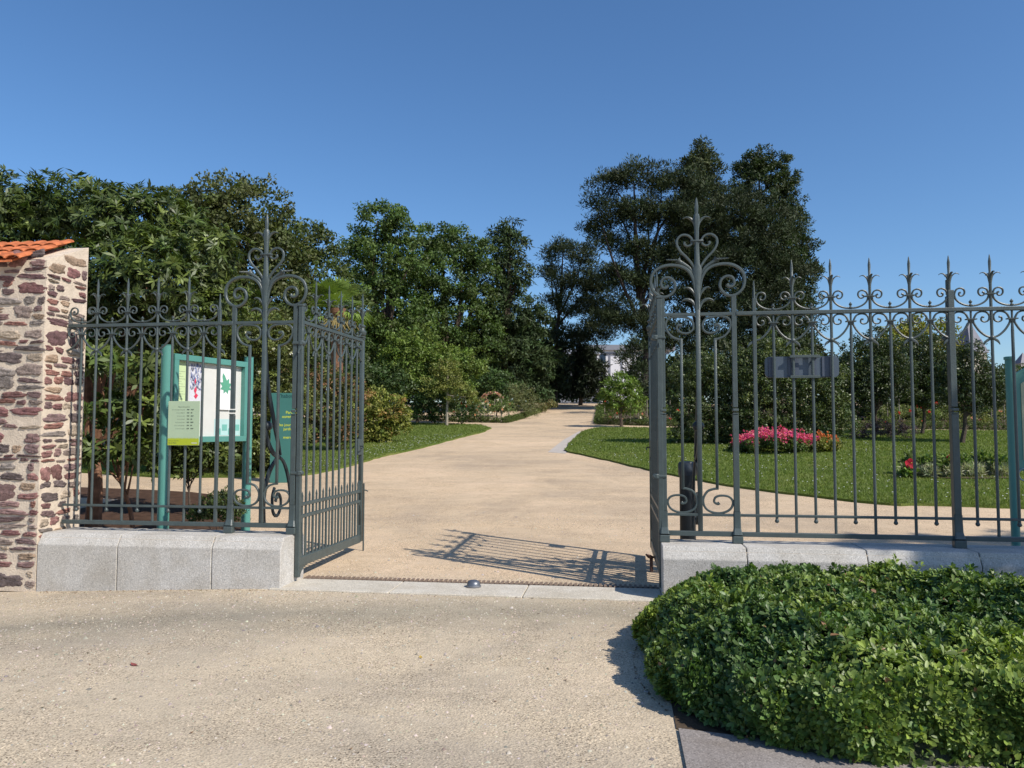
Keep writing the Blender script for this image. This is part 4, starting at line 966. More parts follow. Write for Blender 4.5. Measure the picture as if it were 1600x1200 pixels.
# --- camellia hedge behind the notice board
CM = dict(mat=GLOSSY, fill=.6, bark=BARK)
t = tree('camellia_hedge', 'tall clipped glossy camellia hedge behind the notice board', 'hedge', 330, 18.4,
     [(290, 540, 60), (345, 520, 60), (400, 525, 58), (440, 540, 48), (280, 620, 62), (340, 615, 65), (400, 610, 60), (445, 620, 45), (300, 690, 52), (360, 690, 55), (420, 692, 50), (250, 600, 50), (250, 680, 50), (230, 545, 50), (270, 722, 30), (320, 722, 30), (370, 722, 30), (415, 722, 30), (445, 715, 26), (450, 680, 30)], (.078, .108, .034), .16, 24, .075, .04, seed=31, trunk=.05, col2=(.15, .18, .04), p2=.15, **CM)
# white camellia blooms
def blooms(parent, lst, D, col, r, seed, origin, name='bloom', n=12, mat=PETAL, jit=.12):
    rg = np.random.default_rng(seed); P = []; 
    for b_ in lst: P.append(at(b_[0], b_[1], D + (b_[2] if len(b_) > 2 else 0)))
    if name == 'rose_flowers':
        for i, q in enumerate(lst): blooms(parent, [q], D, col, r, seed * 50 + i, origin, 'rose_flower', n, mat)
        return
    if name == 'white_flowers':
        for i, q in enumerate(lst): blooms(parent, [q], D, col, r, seed * 50 + i, origin, 'camellia_flower', n, mat)
        return
    P = np.array(P); K = len(P); Pr = np.repeat(P, n, 0); d = unit(rg.normal(size=(K * n, 3)) + np.array([0, -.6, .4]))
    V, Fq = leaf_quads(Pr - np.array(origin) + d * .15 * r, d, unit(rg.normal(size=(K * n, 3))), np.full(K * n, r), np.full(K * n, r * .95), .2)
    c = np.array(col)[None] * rg.uniform(.75, 1.2, (K * n, 1)); return qmesh(name, V, Fq, np.repeat(c, 4, 0), mat, parent)
blooms(t, [(405, 582, -.9), (428, 546, -.9), (455, 552, -.8), (395, 640, -1), (330, 520, -1), (300, 705, -.9), (460, 600, -.8), (385, 520, -1)], 18.4, (.75, .72, .68), .045, 3, t.location, 'white_flowers')
tree('laurel', 'glossy mid green low bush standing on the mulch just left of the notice board post', 'shrub', 300, 12.6, [(235, 690, 34), (275, 680, 36), (320, 700, 34), (250, 720, 26), (300, 725, 24), (345, 715, 22), (215, 650, 26), (330, 665, 26), (290, 640, 30)], (.055, .09, .026), .12, 10, .11, .045, seed=34, trunk=.02, mat=GLOSSY, col2=(.14, .17, .04), p2=.25, fill=.7)
t = tree('box_shrub', 'small dark box shrub on the mulch below the notice board', 'shrub', 345, 9.2, [(345, 785, 24), (362, 795, 20), (325, 795, 20), (305, 803, 14)], (.045, .075, .022), .05, 14, .03, .016, seed=33, trunk=.01, mat=GLOSSY)
# --- tall trees left
tree('evergreen_oak', 'broad dark evergreen oak rising behind the rhododendrons', 'tree', 380, 33, [(300, 330, 50), (350, 315, 48), (395, 330, 58), (330, 400, 70), (410, 410, 68), (370, 360, 60), (440, 380, 42), (385, 480, 80), (300, 480, 80), (450, 470, 50)], (.05, .072, .025), .6, 40, .17, .10, seed=41, trunk=.35, group=GT, col2=(.09, .10, .035), p2=.15)
tree('evergreen_oak', 'smaller bushy evergreen oak between the gate pier top and the palm', 'tree', 485, 36, [(480, 370, 32), (505, 385, 26), (455, 400, 32), (500, 430, 48), (450, 460, 50), (490, 500, 55), (540, 480, 40), (470, 560, 55), (530, 560, 50)], (.045, .07, .022), .6, 40, .17, .10, seed=42, trunk=.25, group=GT)
tree('plane_tree', 'tall loose crowned broadleaf tree behind the palm', 'tree', 600, 50, [(590, 345, 32), (612, 335, 24), (625, 365, 26), (570, 385, 32), (600, 410, 48), (640, 415, 40), (565, 440, 38), (600, 480, 60), (560, 520, 50), (640, 520, 55), (590, 570, 60)], (.045, .085, .022), .72, 42, .21, .13, seed=43, trunk=.4, group=GT, rough=.25)
tree('lime_tree', 'broad mid green tree in the middle of the tree line', 'tree', 700, 54, [(690, 375, 32), (665, 390, 30), (720, 385, 34), (742, 400, 28), (690, 430, 55), (735, 450, 45), (655, 450, 42), (700, 500, 65), (660, 560, 55), (740, 540, 50), (710, 590, 45)], (.042, .078, .022), .75, 42, .21, .13, seed=44, trunk=.45, group=GT, rough=.25)
t = tree('cedar', 'narrow dark cedar with hanging branches left of the path', 'tree', 790, 56, [(797, 352, 14), (782, 372, 18), (805, 378, 16), (790, 405, 28), (810, 430, 26), (775, 440, 28), (795, 480, 42), (765, 510, 38), (822, 505, 30), (795, 555, 52), (835, 560, 38), (760, 580, 45), (820, 600, 40)], (.026, .048, .018), .6, 26, .40, .10, seed=45, trunk=.35, group=GT, mat=NEEDLE, droop=.9, rough=.3, fork=.6)
tree('conifer', 'small black looking conifer with a bare trunk at the top of the path', 'tree', 907, 66, [(905, 522, 14), (900, 548, 22), (918, 560, 22), (915, 578, 26), (890, 590, 24), (932, 588, 18), (905, 602, 24), (928, 606, 14), (885, 610, 14), (938, 572, 9)], (.014, .024, .012), .55, 22, .45, .10, seed=46, trunk=.2, mat=NEEDLE, droop=.3, group=GT)
tree('yew', 'dark yew at the left side of the path top', 'tree', 860, 62, [(850, 560, 26), (870, 545, 20), (860, 590, 30), (840, 600, 26), (880, 570, 16)], (.020, .034, .014), .55, 22, .35, .12, seed=47, trunk=.2, mat=NEEDLE, group=GT)
# --- pines
tree('scots_pine', 'pine with an open layered crown leaning left over the path', 'pine tree', 868, 62, [(880, 385, 22), (862, 398, 16), (910, 400, 26), (860, 425, 18), (890, 440, 32), (930, 440, 36), (865, 470, 18), (910, 480, 36), (880, 520, 22), (950, 480, 36), (935, 520, 28)], (.022, .037, .016), .68, 50, .27, .065, puff=True, clump=.47, seed=51, trunk=.2, bark=BARK_DK, mat=NEEDLE, group=GT, up=.9, rough=.35, squash=.55, fork=.7)
tree('maritime_pine', 'huge spreading dark pine standing right of the path', 'pine tree', 1003, 55, [(955, 285, 30), (930, 315, 18), (990, 275, 30), (1035, 285, 34), (1080, 290, 36), (930, 355, 24), (965, 330, 36), (1010, 330, 42), (945, 375, 26), (1060, 340, 50), (1100, 350, 50), (1150, 330, 50), (990, 390, 34), (1040, 400, 46), (1110, 410, 55), (1160, 400, 55), (1200, 360, 50), (1000, 440, 38), (960, 430, 30), (1060, 460, 45), (1130, 480, 55), (1190, 450, 50), (1225, 420, 40), (990, 500, 38), (1040, 520, 40), (950, 500, 30), (1100, 540, 50), (1170, 530, 50), (1225, 500, 40), (975, 560, 14, -6), (1000, 575, 18, -6), (990, 545, 20, -5), (1010, 605, 16, -5)], (.022, .037, .016), .68, 50, .27, .065, puff=True, clump=.47, seed=52, trunk=.30, mat=NEEDLE, group=GT, up=.9, rough=.42, squash=.55, fork=.62, nmax=9, bark=BARK_DK, fill=.5)
tree('spruce', 'pointed conifer top standing above the big pine', 'tree', 1095, 68, [(1095, 228, 8), (1093, 245, 18), (1108, 252, 14), (1078, 258, 14), (1095, 275, 30), (1100, 320, 45), (1100, 400, 60)], (.036, .055, .022), .6, 34, .34, .10, puff=True, seed=53, trunk=.3, mat=NEEDLE, group=GT, rough=.3)
tree('cypress', 'dense round topped cypress at the right of the big pine', 'tree', 1200, 66, [(1185, 255, 24), (1170, 262, 22), (1205, 262, 26), (1222, 290, 24), (1190, 300, 45), (1232, 320, 20), (1235, 350, 24), (1245, 385, 26), (1200, 370, 55), (1252, 420, 22), (1230, 430, 44), (1250, 470, 26), (1200, 480, 60), (1255, 520, 24), (1220, 560, 60)], (.022, .040, .014), .62, 48, .22, .11, seed=54, trunk=.4, clump=.42, mat=LEAF, group=GT, rough=.2)
# --- palm
def palm():
    D = 27; B = gD(527, D); t = thing('palm_tree', 'fan palm with bright green fronds and brown shaggy trunk behind the open left gate', 'palm tree', B)
    C = at(527, 482, D) - B; mb = MB()
    mb.sweep(spline([(0, 0, -.1), C * .5, C], 8), np.interp(np.linspace(0, 1, 17), [0, .8, 1], [.16, .22, .3]), None, 10); mb.build('trunk', BARK_RED, t, True)
    rg = np.random.default_rng(7); V = []; Fc = []; Cc = []
    for k in range(46):
        az = rg.uniform(0, 6.28); el = rg.uniform(-.9, 1.45); d = np.array([math.cos(az) * math.cos(el), math.sin(az) * math.cos(el), math.sin(el)])
        st = C + d * .1; ln = rg.uniform(.45, .75); c = st + d * ln + np.array([0, 0, -.12 * ln]); side = unit(np.cross(d, (0, 0, 1))); nrm = np.cross(side, d)
        colr = np.array([.17, .24, .05]) * rg.uniform(.7, 1.3) if el > -.45 else np.array([.22, .17, .07]) * rg.uniform(.7, 1.2)
        for q in range(15):
            a = (q - 7) / 7 * 1.35; dd = unit(d * math.cos(a) + side * math.sin(a) + nrm * .15); l2 = rg.uniform(.5, .75); sw = unit(np.cross(dd, nrm)) * .034
            o = len(V); tip = c + dd * l2 + np.array([0, 0, -.12 * (1 + (el < 0))]); V.extend([c - sw, c + dd * l2 * .6 + sw * .9, tip, c + dd * l2 * .6 - sw * .9]); Fc.append((o, o + 1, o + 2, o + 3)); Cc.extend([colr] * 4)
        o = len(V); V.extend([st - side * .012, st + side * .012, c + side * .012, c - side * .012]); Fc.append((o, o + 1, o + 2, o + 3)); Cc.extend([colr * .9] * 4)
    qmesh('fronds', np.array(V), np.array(Fc), np.array(Cc), LEAF, t)
palm()
# --- mid-ground left
tree('smoke_bush', 'rounded yellow green shrub with orange tinged tips beside the open left gate', 'shrub', 592, 27, [(575, 625, 26), (605, 635, 28), (580, 660, 26), (615, 655, 22), (550, 640, 30), (630, 640, 12), (570, 680, 20), (600, 678, 20), (625, 665, 16), (545, 672, 22)], (.13, .165, .04), .25, 26, .10, .06, seed=61, trunk=.05, col2=(.28, .18, .06), p2=.16, rough=.25)
tree('smoke_bush', 'rust tinged shrub seen through the bars of the open left gate', 'shrub', 520, 24, [(480, 600, 30), (515, 600, 32), (545, 610, 28), (500, 640, 30), (535, 650, 28), (475, 645, 22), (460, 590, 24), (490, 675, 22), (530, 680, 22), (550, 670, 18)], (.075, .095, .028), .22, 20, .085, .05, seed=62, trunk=.05, col2=(.22, .12, .06), p2=.3, rough=.25)
tree('crab_apple', 'bushy fruit tree with crooked dark stems on the left lawn', 'tree', 652, 39.5, [(625, 545, 30), (655, 530, 26), (690, 560, 34), (650, 570, 40), (715, 570, 32), (615, 590, 26), (680, 598, 28), (725, 600, 24), (650, 600, 22), (745, 575, 18), (610, 560, 22)], (.085, .14, .032), .36, 24, .14, .08, seed=63, trunk=.09, fork=.14, rough=.25, fill=.6)
tree('young_tree', 'slim young tree with pale straight trunk on the left lawn', 'tree', 698, 37, [(698, 590, 24), (680, 606, 20), (715, 608, 20), (700, 572, 16), (735, 620, 14)], (.12, .155, .045), .28, 24, .10, .055, seed=64, trunk=.075, bark=BARK_PALE, fork=.55, rough=.25, fill=.6)
GB = 'shrubs along the planting beds'
def shrubrow(lst, group=GB):
    for (label, nm, px, D, bl, col, sp, per, lf, wd, seed, kw) in lst:
        tree(nm, label, kw.pop('cat', 'shrub'), px, D, bl, col, sp, per, lf, wd, seed=seed, trunk=kw.pop('trunk', .04), group=group, **kw)
shrubrow([
 ('feathery grey green shrub behind the rose bed left of the path', 'tamarisk', 815, 44, [(812, 612, 17), (822, 628, 18), (805, 630, 16), (830, 640, 12)], (.11, .14, .07), .35, 20, .16, .03, 71, {}),
 ('low pale flowering border plants along the left path edge near its top', 'perennial_clump', 848, 52, [(838, 640, 9), (850, 636, 8), (862, 632, 7), (830, 646, 8)], (.13, .14, .07), .3, 18, .16, .04, 72, {'trunk': 0}),
 ('dark bush under the trees right behind the rose bed', 'laurel', 775, 47, [(765, 600, 26), (790, 600, 22), (745, 610, 22), (775, 625, 22)], (.035, .07, .022), .4, 22, .18, .10, 73, {}),
 ('dark green bush behind the fruit tree on the left lawn', 'laurel', 610, 38, [(560, 590, 40), (600, 600, 40), (640, 620, 34), (680, 630, 30), (720, 628, 28), (575, 630, 30)], (.03, .058, .02), .5, 20, .18, .10, 74, {}),
 ('shady shrub at the far end of the path on the left', 'laurel', 880, 78, [(872, 612, 12), (890, 618, 14), (905, 622, 12), (925, 620, 12), (940, 622, 12)], (.05, .09, .03), .7, 18, .30, .15, 75, {}),
])
# --- roses
def rosebed(label, xs, y0, y1, D, seed, cols, n, leafcol=(.07, .12, .035)):
    rg = np.random.default_rng(seed); B = gD((xs[0] + xs[1]) / 2, D); t = thing('rose_bush', label, 'rose bush', B, 0, 'rose bushes in the beds')
    bl = [(rg.uniform(*xs), rg.uniform(y0 + 6, y1 - 4), rg.uniform(5, 9), rg.uniform(-1.5, 2)) for _ in range(n)]
    foliage('foliage', t, pxblobs(bl, D), leafcol, .26, 14, .09, .05, LEAF, seed, B, col2=(.15, .15, .06), p2=.2)
    for i, (c, k) in enumerate(cols):
        blooms(t, [(rg.uniform(*xs), rg.uniform(y0, y1 - 6), rg.uniform(-2, -.5)) for _ in range(k)], D, c, .075, seed + i, B, 'rose_flowers', 10)
    mb = MB()
    for k in range(6):
        p = gD(xs[0] + (xs[1] - xs[0]) * (k + .5) / 6, D) - B; q = p + np.array([0, 0, 1.2]); mb.sweep([p, q], .02, None, 5)
    mb.build('stake', BARK_PALE, t)
PK = (.65, .30, .25); RD = (.60, .05, .04); WH = (.75, .70, .60); PC = (.75, .42, .25)
rosebed('white and peach roses between the young tree and the path', (735, 800), 622, 658, 41.5, 81, [(WH, 9), (PC, 10)], 22)
rosebed('red and pink roses left of the young tree', (640, 735), 626, 658, 42, 82, [(RD, 8), (PK, 8)], 22)
rosebed('pink and cream roses right of the path beside the small round tree', (938, 1018), 625, 662, 38, 83, [(PK, 9), (WH, 4), (RD, 3)], 24)
rosebed('red roses in the sunlit bed far behind the right railing', (1360, 1470), 628, 668, 35.5, 84, [(RD, 10)], 44, (.09, .13, .04))
rosebed('sparse roses on stakes behind the right hand trees', (1480, 1600), 628, 668, 35.5, 85, [(PK, 4)], 48, (.11, .14, .05))
rosebed('roses glimpsed between gate leaf and dense camellia', (1020, 1130), 622, 664, 38, 86, [(PK, 6), (RD, 3)], 26)
# climbing rose hoop
P = gD(770, 41); t = thing('rose_arch', 'thin metal rose arch covered in peach roses left of the path', 'garden arch', P)
za = at(770, 612, 41)[2] - P[2]; mb = MB(); C = [(-.45, 0, 0), (-.45, 0, za * .6)] + [(.45 * -math.cos(a), 0, za * .6 + .4 * za * math.sin(a)) for a in np.linspace(.2, 2.94, 9)] + [(.45, 0, za * .6), (.45, 0, 0)]
mb.sweep(C, .02, None, 6); mb.build('hoop', BARK_PALE, t, True)
blooms(t, [(770 + 14 * -math.cos(a) + random.Random(i).uniform(-3, 3), 622 - 8 * math.sin(a), 0) for i, a in enumerate(np.linspace(0, 3.1, 16))], 41, (.7, .42, .35), .09, 90, P, 'rose_flowers', 12)
foliage('foliage', t, pxblobs([(760, 618, 5), (770, 614, 5), (781, 620, 5)], 41), (.08, .12, .04), .2, 12, .09, .05, LEAF, 91, P)
# low box edging
def edging(label, pts, seed):
    P = [gp(*p) for p in pts]; B = P[0]; t = thing('box_edging', label, 'hedge', B, 0, 'low box edging'); bl = []
    for a, b_ in zip(P[:-1], P[1:]):
        n = max(2, int(np.linalg.norm(b_ - a) / .28))
        for k in range(n): q = a + (b_ - a) * k / n; bl.append((q + np.array([0, 0, .14]), .2))
    foliage('foliage', t, bl, (.055, .085, .025), .11, 9, .06, .035, LEAF, seed, B, rough=.05)
edging('low box edging in front of the roses left of the path', [(620, 656), (700, 659), (790, 661), (812, 655), (840, 645), (866, 634)], 92)
edging('low box edging in front of the roses right of the path', [(938, 640), (935, 663), (1000, 665), (1100, 667), (1200, 668), (1300, 669), (1400, 670), (1500, 671), (1600, 672)], 93)
# small round tree at path corner
tree('round_tree', 'small round bright green lollipop tree on the corner of the right lawn', 'tree', 971, 35.4, [(968, 598, 20), (955, 610, 17), (985, 606, 18), (970, 618, 22), (945, 622, 11), (995, 620, 12), (960, 636, 14), (985, 632, 13)], (.085, .145, .03), .28, 24, .11, .06, seed=65, trunk=.085, fork=.6, rough=.2)
# --- right hand shrubs and trees
CR = dict(mat=GLOSSY, fill=.4)
GR = 'dense shrubs behind the right railing'
shrubrow([
 ('dense dark camellia shrub behind the right gate pier', 'camellia', 1085, 25.5, [(1070, 590, 30), (1100, 580, 34), (1130, 585, 30), (1075, 630, 32), (1110, 625, 36), (1140, 635, 32), (1090, 665, 30), (1130, 668, 28), (1065, 680, 20), (1100, 690, 20), (1135, 690, 20)], (.044, .070, .025), .2, 22, .085, .045, 101, dict(CR, col2=(.12, .15, .05), p2=.12)),
 ('tall glossy camellia shrub behind the blank panel on the railing', 'camellia', 1230, 25, [(1180, 570, 34), (1215, 560, 36), (1255, 575, 36), (1290, 590, 34), (1175, 610, 34), (1220, 610, 40), (1265, 620, 38), (1300, 635, 30), (1190, 650, 34), (1235, 660, 36), (1280, 665, 30), (1200, 540, 24), (1160, 650, 30), (1170, 680, 22), (1210, 685, 24), (1250, 685, 24), (1290, 685, 22), (1315, 660, 24)], (.046, .074, .026), .2, 22, .085, .045, 102, dict(CR, col2=(.14, .17, .05), p2=.15)),
 ('dark rounded small tree with many thin stems right of the tall camellia', 'small_tree', 1365, 27, [(1345, 560, 36), (1380, 565, 36), (1350, 600, 36), (1390, 605, 34), (1335, 625, 30), (1370, 540, 30), (1405, 580, 30), (1325, 590, 30)], (.030, .050, .018), .24, 22, .09, .045, 103, dict(CR, trunk=.06)),
 ('dark rounded small tree left of the heavy railing post', 'small_tree', 1440, 29, [(1425, 560, 36), (1455, 570, 36), (1470, 600, 34), (1430, 605, 36), (1405, 590, 30), (1450, 545, 30), (1480, 575, 28), (1450, 620, 24)], (.030, .050, .018), .24, 22, .09, .045, 104, dict(CR, trunk=.07)),
 ('leaning small tree with forked trunk right of the heavy railing post', 'small_tree', 1502, 25, [(1510, 575, 34), (1530, 595, 34), (1500, 605, 34), (1548, 590, 24), (1518, 552, 22), (1540, 620, 28), (1490, 580, 28), (1515, 625, 28), (1560, 610, 22)], (.030, .050, .018), .24, 22, .09, .045, 105, dict(CR, trunk=.08)),
 ('low purple grey foliage clump in the shade under the small trees', 'heather_clump', 1390, 27, [(1360, 672, 14), (1380, 668, 14), (1400, 670, 15), (1420, 674, 13), (1340, 676, 12)], (.06, .05, .07), .16, 18, .06, .03, 106, dict(trunk=0)),
], GR)
tree('golden_tree', 'yellow green sunlit tree top behind the small dark trees at right', 'tree', 1430, 42, [(1400, 530, 26), (1430, 520, 28), (1460, 525, 28), (1480, 545, 24), (1385, 550, 24), (1430, 560, 34), (1470, 580, 30), (1495, 565, 16), (1350, 560, 22)], (.15, .18, .035), .42, 22, .17, .10, seed=111, trunk=.2, col2=(.22, .19, .04), p2=.3)
tree('background_hedge', 'dark tree mass closing the view at the right edge behind the information board', 'hedge', 1620, 46, [(1560, 605, 34), (1600, 592, 34), (1650, 590, 38), (1700, 590, 34), (1580, 630, 30), (1640, 630, 30), (1720, 630, 34)], (.05, .085, .028), .5, 20, .18, .10, seed=112, trunk=.2)
tree('background_hedge', 'dark bushes behind the dense camellias right of the pine trunk', 'hedge', 1180, 40, [(1060, 590, 34), (1120, 560, 40), (1180, 590, 40), (1240, 560, 40), (1300, 590, 40), (1360, 600, 40), (1030, 620, 24), (1300, 635, 30), (1350, 632, 30), (1400, 628, 32), (1450, 630, 32), (1500, 628, 32), (1550, 632, 30), (1420, 600, 30), (1480, 605, 30)], (.026, .040, .017), .5, 34, .20, .12, seed=113, trunk=.2)
# a far wood behind the tree line, fills the gaps low down
def wood():
    rg = np.random.default_rng(77); bl = []
    for x in np.arange(430, 850, 34): bl.append((x, 545 + rg.uniform(-25, 25), 42, rg.uniform(-3, 3)))
    for x in np.arange(430, 870, 34): bl.append((x, 600 + rg.uniform(-10, 10), 36, rg.uniform(-3, 3)))
    for x in np.arange(1020, 1270, 34): bl.append((x, 590, 36, rg.uniform(-3, 3)))
    for x in (-150, -60, 30, 120, 210, 300, 390): bl.append((x, 560, 90, 0)); bl.append((x, 640, 60, 0))
    o = foliage('far_wood', None, pxblobs(bl, 74), (.030, .052, .020), 1.0, 22, .5, .28, LEAF, 78, (0, 0, 0)); tag(o, kind='stuff')
wood()
# --- flower beds
def bed(label, cx, D, px0, px1, y0, y1, cols, seed, dens=1.0, foliagecol=(.06, .10, .03), name='flower_bed', h=.3):
    B = gD(cx, D); t = thing(name, label, 'flower bed', B, 0, 'flower beds on the right lawn'); rg = np.random.default_rng(seed)
    bl = []
    for k in range(int(60 * dens)):
        px = rg.uniform(px0, px1); e = 1 - ((px - (px0 + px1) / 2) / ((px1 - px0) / 2)) ** 2; dd = rg.uniform(-1.1, 1.1) * (e ** .5)
        g = gD(px, D + dd); bl.append((g + np.array([0, 0, h * (.35 + .65 * e) * .75]), .16))
    foliage('foliage', t, bl, foliagecol, .10, 8, .07, .045, LEAF, seed, B)
    for i, (c, k) in enumerate(cols):
        idx = rg.integers(0, len(bl), k); P = np.array([bl[j][0] for j in idx]) + rg.normal(0, .08, (k, 3)) + np.array([0, -.06, .15])
        n = 6; Pr = np.repeat(P, n, 0); d = unit(rg.normal(size=(k * n, 3)) * .6 + np.array([0, -.5, .6]))
        V, Fq = leaf_quads(Pr - B, unit(rg.normal(size=(k * n, 3))), d, np.full(k * n, .042), np.full(k * n, .055), .1)
        tag(qmesh('petals', V, Fq, np.repeat(np.array(c)[None] * rg.uniform(.7, 1.2, (k * n, 1)), 4, 0), PETAL, t), kind='stuff')
bed('bank of bright pink bedding flowers in front of the tall camellia', 1212, 22.6, 1148, 1272, 675, 712, [((.66, .09, .20), 800), ((.72, .20, .26), 500), ((.62, .05, .25), 250)], 121, 1.6, h=.52)
bed('small patch of orange flowers at the right end of the pink bank', 1290, 23, 1268, 1308, 683, 702, [((.60, .16, .05), 90)], 122, .5, (.11, .13, .03), h=.35)
# silver and hibiscus bed
D = 16.6; B = gD(1490, D)
t = thing('flower_bed', 'narrow bed of silvery plants on dark soil on the lawn behind the right railing', 'flower bed', B, 0, 'flower beds on the right lawn')
rg = np.random.default_rng(5)
pl_ = [(q, D + rg.uniform(-.25, .25)) for q in np.arange(1415, 1570, 9)]
mb = MB(); n = 24; C0 = gD(1492, D) - B; mb.add([(C0[0] + 1.25 * math.cos(a), C0[1] + .55 * math.sin(a), C0[2] + .055 + .42 * math.sin(a) * .062) for a in np.linspace(0, 6.283, n, endpoint=False)], [tuple(range(n))]); mb.build('soil_patch', SOIL, t)
foliage('silver_leaves', t, [(gD(a, d) + np.array([0, 0, .14]), .12) for a, d in pl_], (.24, .29, .22), .05, 6, .13, .018, LEAF, 6, B, up=1.2)
foliage('green_leaves', t, [(gD(a, d + .15) + np.array([0, 0, .30]), .17) for a, d in pl_[1::3]], (.07, .12, .03), .09, 7, .12, .06, LEAF, 7, B)
def hibiscus(px, py, D, label):
    P = at(px, py, D); G_ = gD(px, D); t = thing('hibiscus', label, 'flower', G_, 0, 'red hibiscus plants'); c = P - G_
    mb = MB(); mb.sweep([(0, .05, 0), (0, .04, c[2] * .6), (0, .02, c[2])], .008, None, 5); mb.build('stem', plain('green stem', (.08, .14, .04), .6), t)
    V = []; Fc = []; Cc = []
    for k in range(5):
        a = k * 2 * math.pi / 5 + .3; nn = 8; o = len(V); V.append(np.array([0, -.01, c[2]])); Cc.append((.35, .01, .03))
        for i in range(nn + 1):
            b_ = a + (i / nn - .5) * 1.5; r_ = .11 * (1 - .10 * abs(i / nn - .5) * 4) + (.006 if i % 2 else 0); V.append(np.array([r_ * math.cos(b_), -.035 - .01 * math.sin(3 * i), c[2] + r_ * math.sin(b_)])); Cc.append((.72, .03, .07))
        for i in range(nn): Fc.append((o, o + 1 + i, o + 2 + i))
    qmesh('petals', np.array(V), np.array(Fc), np.array(Cc), PETAL, t)
    mb = MB(); mb.sweep([(0, -.02, c[2]), (.005, -.10, c[2] + .02)], [.005, .008], None, 6); mb.build('stamen', plain('yellow stamen', (.6, .45, .08), .6), t, True)
    foliage('leaves', t, [(G_ + np.array([0, .08, c[2] * .5]), .12)], (.07, .12, .03), .08, 8, .12, .06, LEAF, 9, G_)
hibiscus(1420, 724, 16.3, 'large red hibiscus bloom at the left end of the silvery bed')
hibiscus(1485, 716, 16.5, 'smaller red hibiscus bloom in the middle of the silvery bed beside the heavy post')
